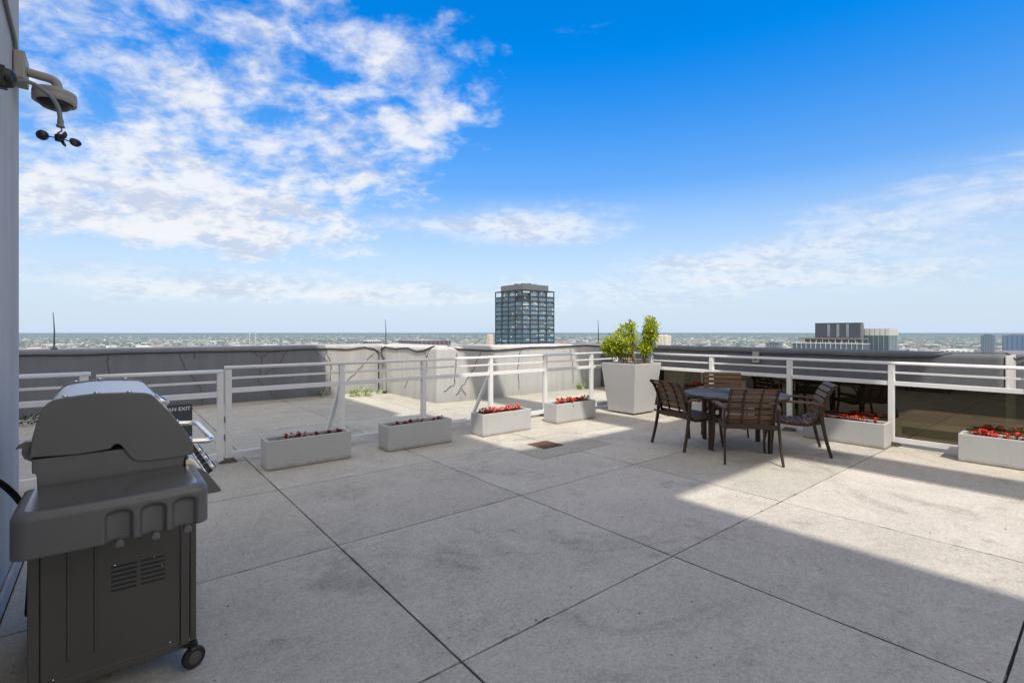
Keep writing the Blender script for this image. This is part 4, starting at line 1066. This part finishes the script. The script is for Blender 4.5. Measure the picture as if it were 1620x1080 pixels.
for u in (TWS-1.2,):
    for fi in (0,1):
        b = MB(); b.col = fr
        p0 = face_pts(fi, u-.0, 8.6); p1 = face_pts(fi, u+.9, 9.4); b.box(min(p0[0],p1[0]), max(p0[0],p1[0]), min(p0[1],p1[1]), max(p0[1],p1[1]), TT-5.1, TT-.61); b.build('terrace_column', M_near, tt)

def block(name, label, parts, loc, cat='building', group=None, mat=None):
    t = thing(name, loc, label, cat, group)
    for pn, col, bx_ in parts:
        b = MB(); b.col = col
        for q in bx_: b.box(*q)
        b.build(pn, mat or M_near, t)
    return t
# brick and glass complex at right
bx = block('brick_block', 'dark brick block with three pale window strips standing above a long canopy', [
    ('wall', (.036,.040,.060), [(480,487,135,168.6,GZ,9.1)]),
    ('sunlit_side_wall', (.12,.125,.14), [(480.3,486.5,134.2,134.99,-20,8.9)]),  # sunlight on this side put into a lighter colour
    ('roof_edge', (.05,.05,.055), [(479.8,487.2,134.8,168.8,9.11,9.5)])], (490,152,GZ))
for y in (158.0, 151.0, 144.0):
    b = MB(); b.col = (.12,.17,.20); b.box(479.6, 479.99, y-1.0, y+1.0, -2.6, 8.4); wn = b.build('window_strip', M_pane, bx)
    b = MB(); b.col = (.30,.33,.35)
    for q in range(5): b.box(479.45, 479.59, y-1.0, y+1.0, -1+2.0*q, -.8+2.0*q)
    b.build('window_bars', M_near, wn)
pod = block('terrace_block', 'long low glazed terrace block with white mullions below the dark brick block', [
    ('wall', (.055,.085,.12), [(462,479,128,181,GZ,-8.2)]), ('roof_terrace', (.45,.44,.42), [(461.8,479.2,127.8,181.2,-8.19,-7.7)]),
    ('canopy', (.13,.115,.105), [(464,479.2,129.5,176,-4.4,-3.3)]), ('pavilion', (.06,.065,.07), [(467,478.9,134,172,-7.69,-4.41)])], (470,154,GZ))
for q in range(15):
    b = MB(); b.col = (.50,.53,.56); y = 128.3+q*3.72; b.box(461.5, 461.99, y-.13, y+.13, -30, -6.3); b.build('mullion', M_near, pod)
b = MB(); b.col = (.6,.62,.62); b.box(461.6,461.95,128,181,-7.68,-7.25); b.build('balustrade', M_near, pod)
for q in range(9):
    b = MB(); b.col = (.55,.57,.58); y = 134+q*4.7; b.box(464.5, 465, y-.15, y+.15, -7.69, -4.41); b.build('canopy_post', M_near, pod)
wt = block('glass_block', 'glass block with a pale metal top right of the dark brick block', [
    ('wall', (.05,.085,.11), [(495,520,119,142,GZ,-1.2)]), ('crown', (.42,.43,.43), [(494.8,520.2,118.8,142.2,-1.19,4.6)]), ], (505,126,GZ))
for q in range(6):
    b = MB(); b.col = (.14,.14,.15); y = 121.5+q*3.6; b.box(494.6,494.79,y-.09,y+.09,-1.19,4.5); b.build('crown_joint', M_near, wt)
for q in range(5):
    b = MB(); b.col = (.25,.31,.35); y = 119.2+q*3.6; b.box(494.6,494.99,y-.12,y+.12,-30,-1.2); b.build('mullion', M_near, wt)
for q in range(6):
    b = MB(); b.col = (.30,.38,.44); x = 497+q*4.2; b.box(x-.2,x+.2,118.6,118.99,-30,-1.2); b.build('mullion', M_near, wt)
def slab_tower(label, x, y, w_, dd, top, col, strip, nst, cap=None, group='city towers beyond the parapet', name='tower_block'):
    t = thing(name, (x, y, GZ), label, 'building', group)
    b = MB(); b.col = col; b.box(x, x+dd, y-w_/2, y+w_/2, GZ, top); b.build('wall', M_near, t)
    for q in range(nst):
        b = MB(); b.col = strip; u = y-w_/2+w_*(q+.5)/nst; s = w_/nst*.28; b.box(x-.35, x-.01, u-s, u+s, GZ+20, top-2); b.build('window_strip', M_pane, t)
    for q in range(4):
        b = MB(); b.col = strip; u = x+dd*(q+.5)/4; s = dd*.08; b.box(u-s, u+s, y-w_/2-.35, y-w_/2-.01, GZ+20, top-2); b.build('window_strip', M_pane, t)
    b = MB(); b.col = cap or col; b.box(x+dd*.25, x+dd*.8, y-w_*.3, y+w_*.3, top+.01, top+2.2); b.build('roof_plant', M_near, t)
    return t
slab_tower('slim blue grey office tower beyond the right end of the parapet', 1238, 152, 17, 24, -4.5, (.085,.11,.16), (.12,.17,.24), 5)
slab_tower('broad blue glass tower at the right edge of the photograph', 1262, 113, 44, 30, -4.0, (.07,.12,.21), (.09,.16,.29), 7, (.20,.17,.15))
slab_tower('plain cream slab block just right of the shrub', 1290, 873, 36, 25, -8.5, (.68,.62,.52), (.55,.50,.44), 3)
slab_tower('pale pink slab block just left of the dark glass tower', 888, 1207, 14, 14, -6.5, (.66,.54,.47), (.52,.44,.40), 3)
slab_tower('small dark office block on the plain right of the dark glass tower', 1560, 1560, 20, 20, -20, (.16,.20,.26), (.2,.25,.3), 3)
slab_tower('low tan block left of the shrub', 1235, 1350, 24, 24, -32, (.56,.40,.30), (.42,.33,.27), 3)
slab_tower('low brick red block left of the shrub beside the tan one', 1300, 1310, 26, 24, -33, (.46,.27,.22), (.38,.25,.22), 3)
slab_tower('pink institutional block low on the plain at far left', -150, 1500, 60, 40, -34, (.56,.40,.35), (.66,.6,.55), 5)
slab_tower('slender cream tower on the plain at far left', -190, 1700, 9, 9, -24, (.72,.70,.66), (.6,.6,.58), 1)
slab_tower('cream block on the plain above the gate', 60, 1900, 50, 40, -42, (.72,.64,.55), (.6,.54,.48), 4)
slab_tower('small dark block peeping over the right parapet behind the far chair', 831, 355, 20, 16, -16.6, (.07,.09,.11), (.16,.2,.23), 5)
slab_tower('white grid fronted block on the plain left of the slim office tower', 1900, 300, 70, 40, -50, (.72,.71,.68), (.2,.24,.28), 6)
db = block('flat_roofed_block', 'dark flat roofed block with red panels peeping over the middle parapet', [('wall', (.055,.065,.075), [(325,375,600,660,GZ,-10.2)]), ('roof', (.30,.29,.28), [(325.5,374.5,600.5,659.5,-10.19,-9.9)])], (350,630,GZ))
for q in range(7):
    b = MB(); b.col = (.30,.06,.07) if q % 2 else (.12,.14,.15); x = 328+q*7; b.box(x, x+2.2, 599.6, 599.99, -40, -11); b.build('panel', M_near, db)
    b = MB(); b.col = (.30,.06,.07) if q % 2 else (.12,.14,.15); y = 603+q*8.4; b.box(324.6, 324.99, y, y+2.4, -40, -11); b.build('panel', M_near, db)
for lab, x, y, w_, top in (('low block with a white flat roof over dark windows near the inside corner', 362, 862, 26, -15), ('low block with dark windows peeping over the left parapet', 152, 880, 22, -21), ('second low dark windowed block peeping over the left parapet', 190, 872, 24, -20.5)):
    block('low_block', lab, [('wall', (.06,.07,.08), [(x, x+w_, y, y+20, GZ, top)]), ('roof', (.66,.65,.63), [(x-.5, x+w_+.5, y-.5, y+20.5, top+.01, top+1.6)]),
        ('window_band', (.5,.5,.5), [(x+1+q*4.2, x+1.6+q*4.2, y-.25, y-.01, top-6, top) for q in range(int(w_/4.2))])], (x+w_/2, y+10, GZ))
t = thing('white_dome', (715,2640,GZ), 'white domed roof on the plain over the left parapet', 'dome building')
b = MB(); b.col = (.85,.85,.84); b.lathe([(27,0),(26,14),(22,27),(14,37),(6,42),(0,43)], (715,2640,-107), 24); b.build('roof', M_far, t)
b = MB(); b.col = (.5,.48,.45); b.lathe([(27.5,-43),(27.5,0)], (715,2640,-107), 24); b.build('wall', M_far, t)
def tow(name, label, x, y, r, z0, z1, col, cat):
    t = thing(name, (x,y,GZ), label, cat)
    b = MB(); b.col = col; b.lathe([(r*1.1,GZ),(r,z0),(r*.55,z0+(z1-z0)*.4),(0.4,z1)], (x,y,0), 8, smooth=False); b.build('shaft', M_far, t)
    b = MB(); b.col = tuple(v*.8 for v in col); b.box(x-r*2, x+r*2, y-r*2, y+r*2, GZ, GZ+22); b.build('hall', M_far, t)
tow('church_steeple', 'thin pale church steeple rising from the plain at right', 4900, 1500, 9, -70, -15, (.66,.6,.52), 'church')
tow('chimney', 'left one of twin pale chimneys far out on the plain', 1160, 5900, 5, -12, -3, (.5,.46,.42), 'chimney')
tow('chimney', 'right one of twin pale chimneys far out on the plain', 1215, 5890, 5, -12, -3, (.5,.46,.42), 'chimney')
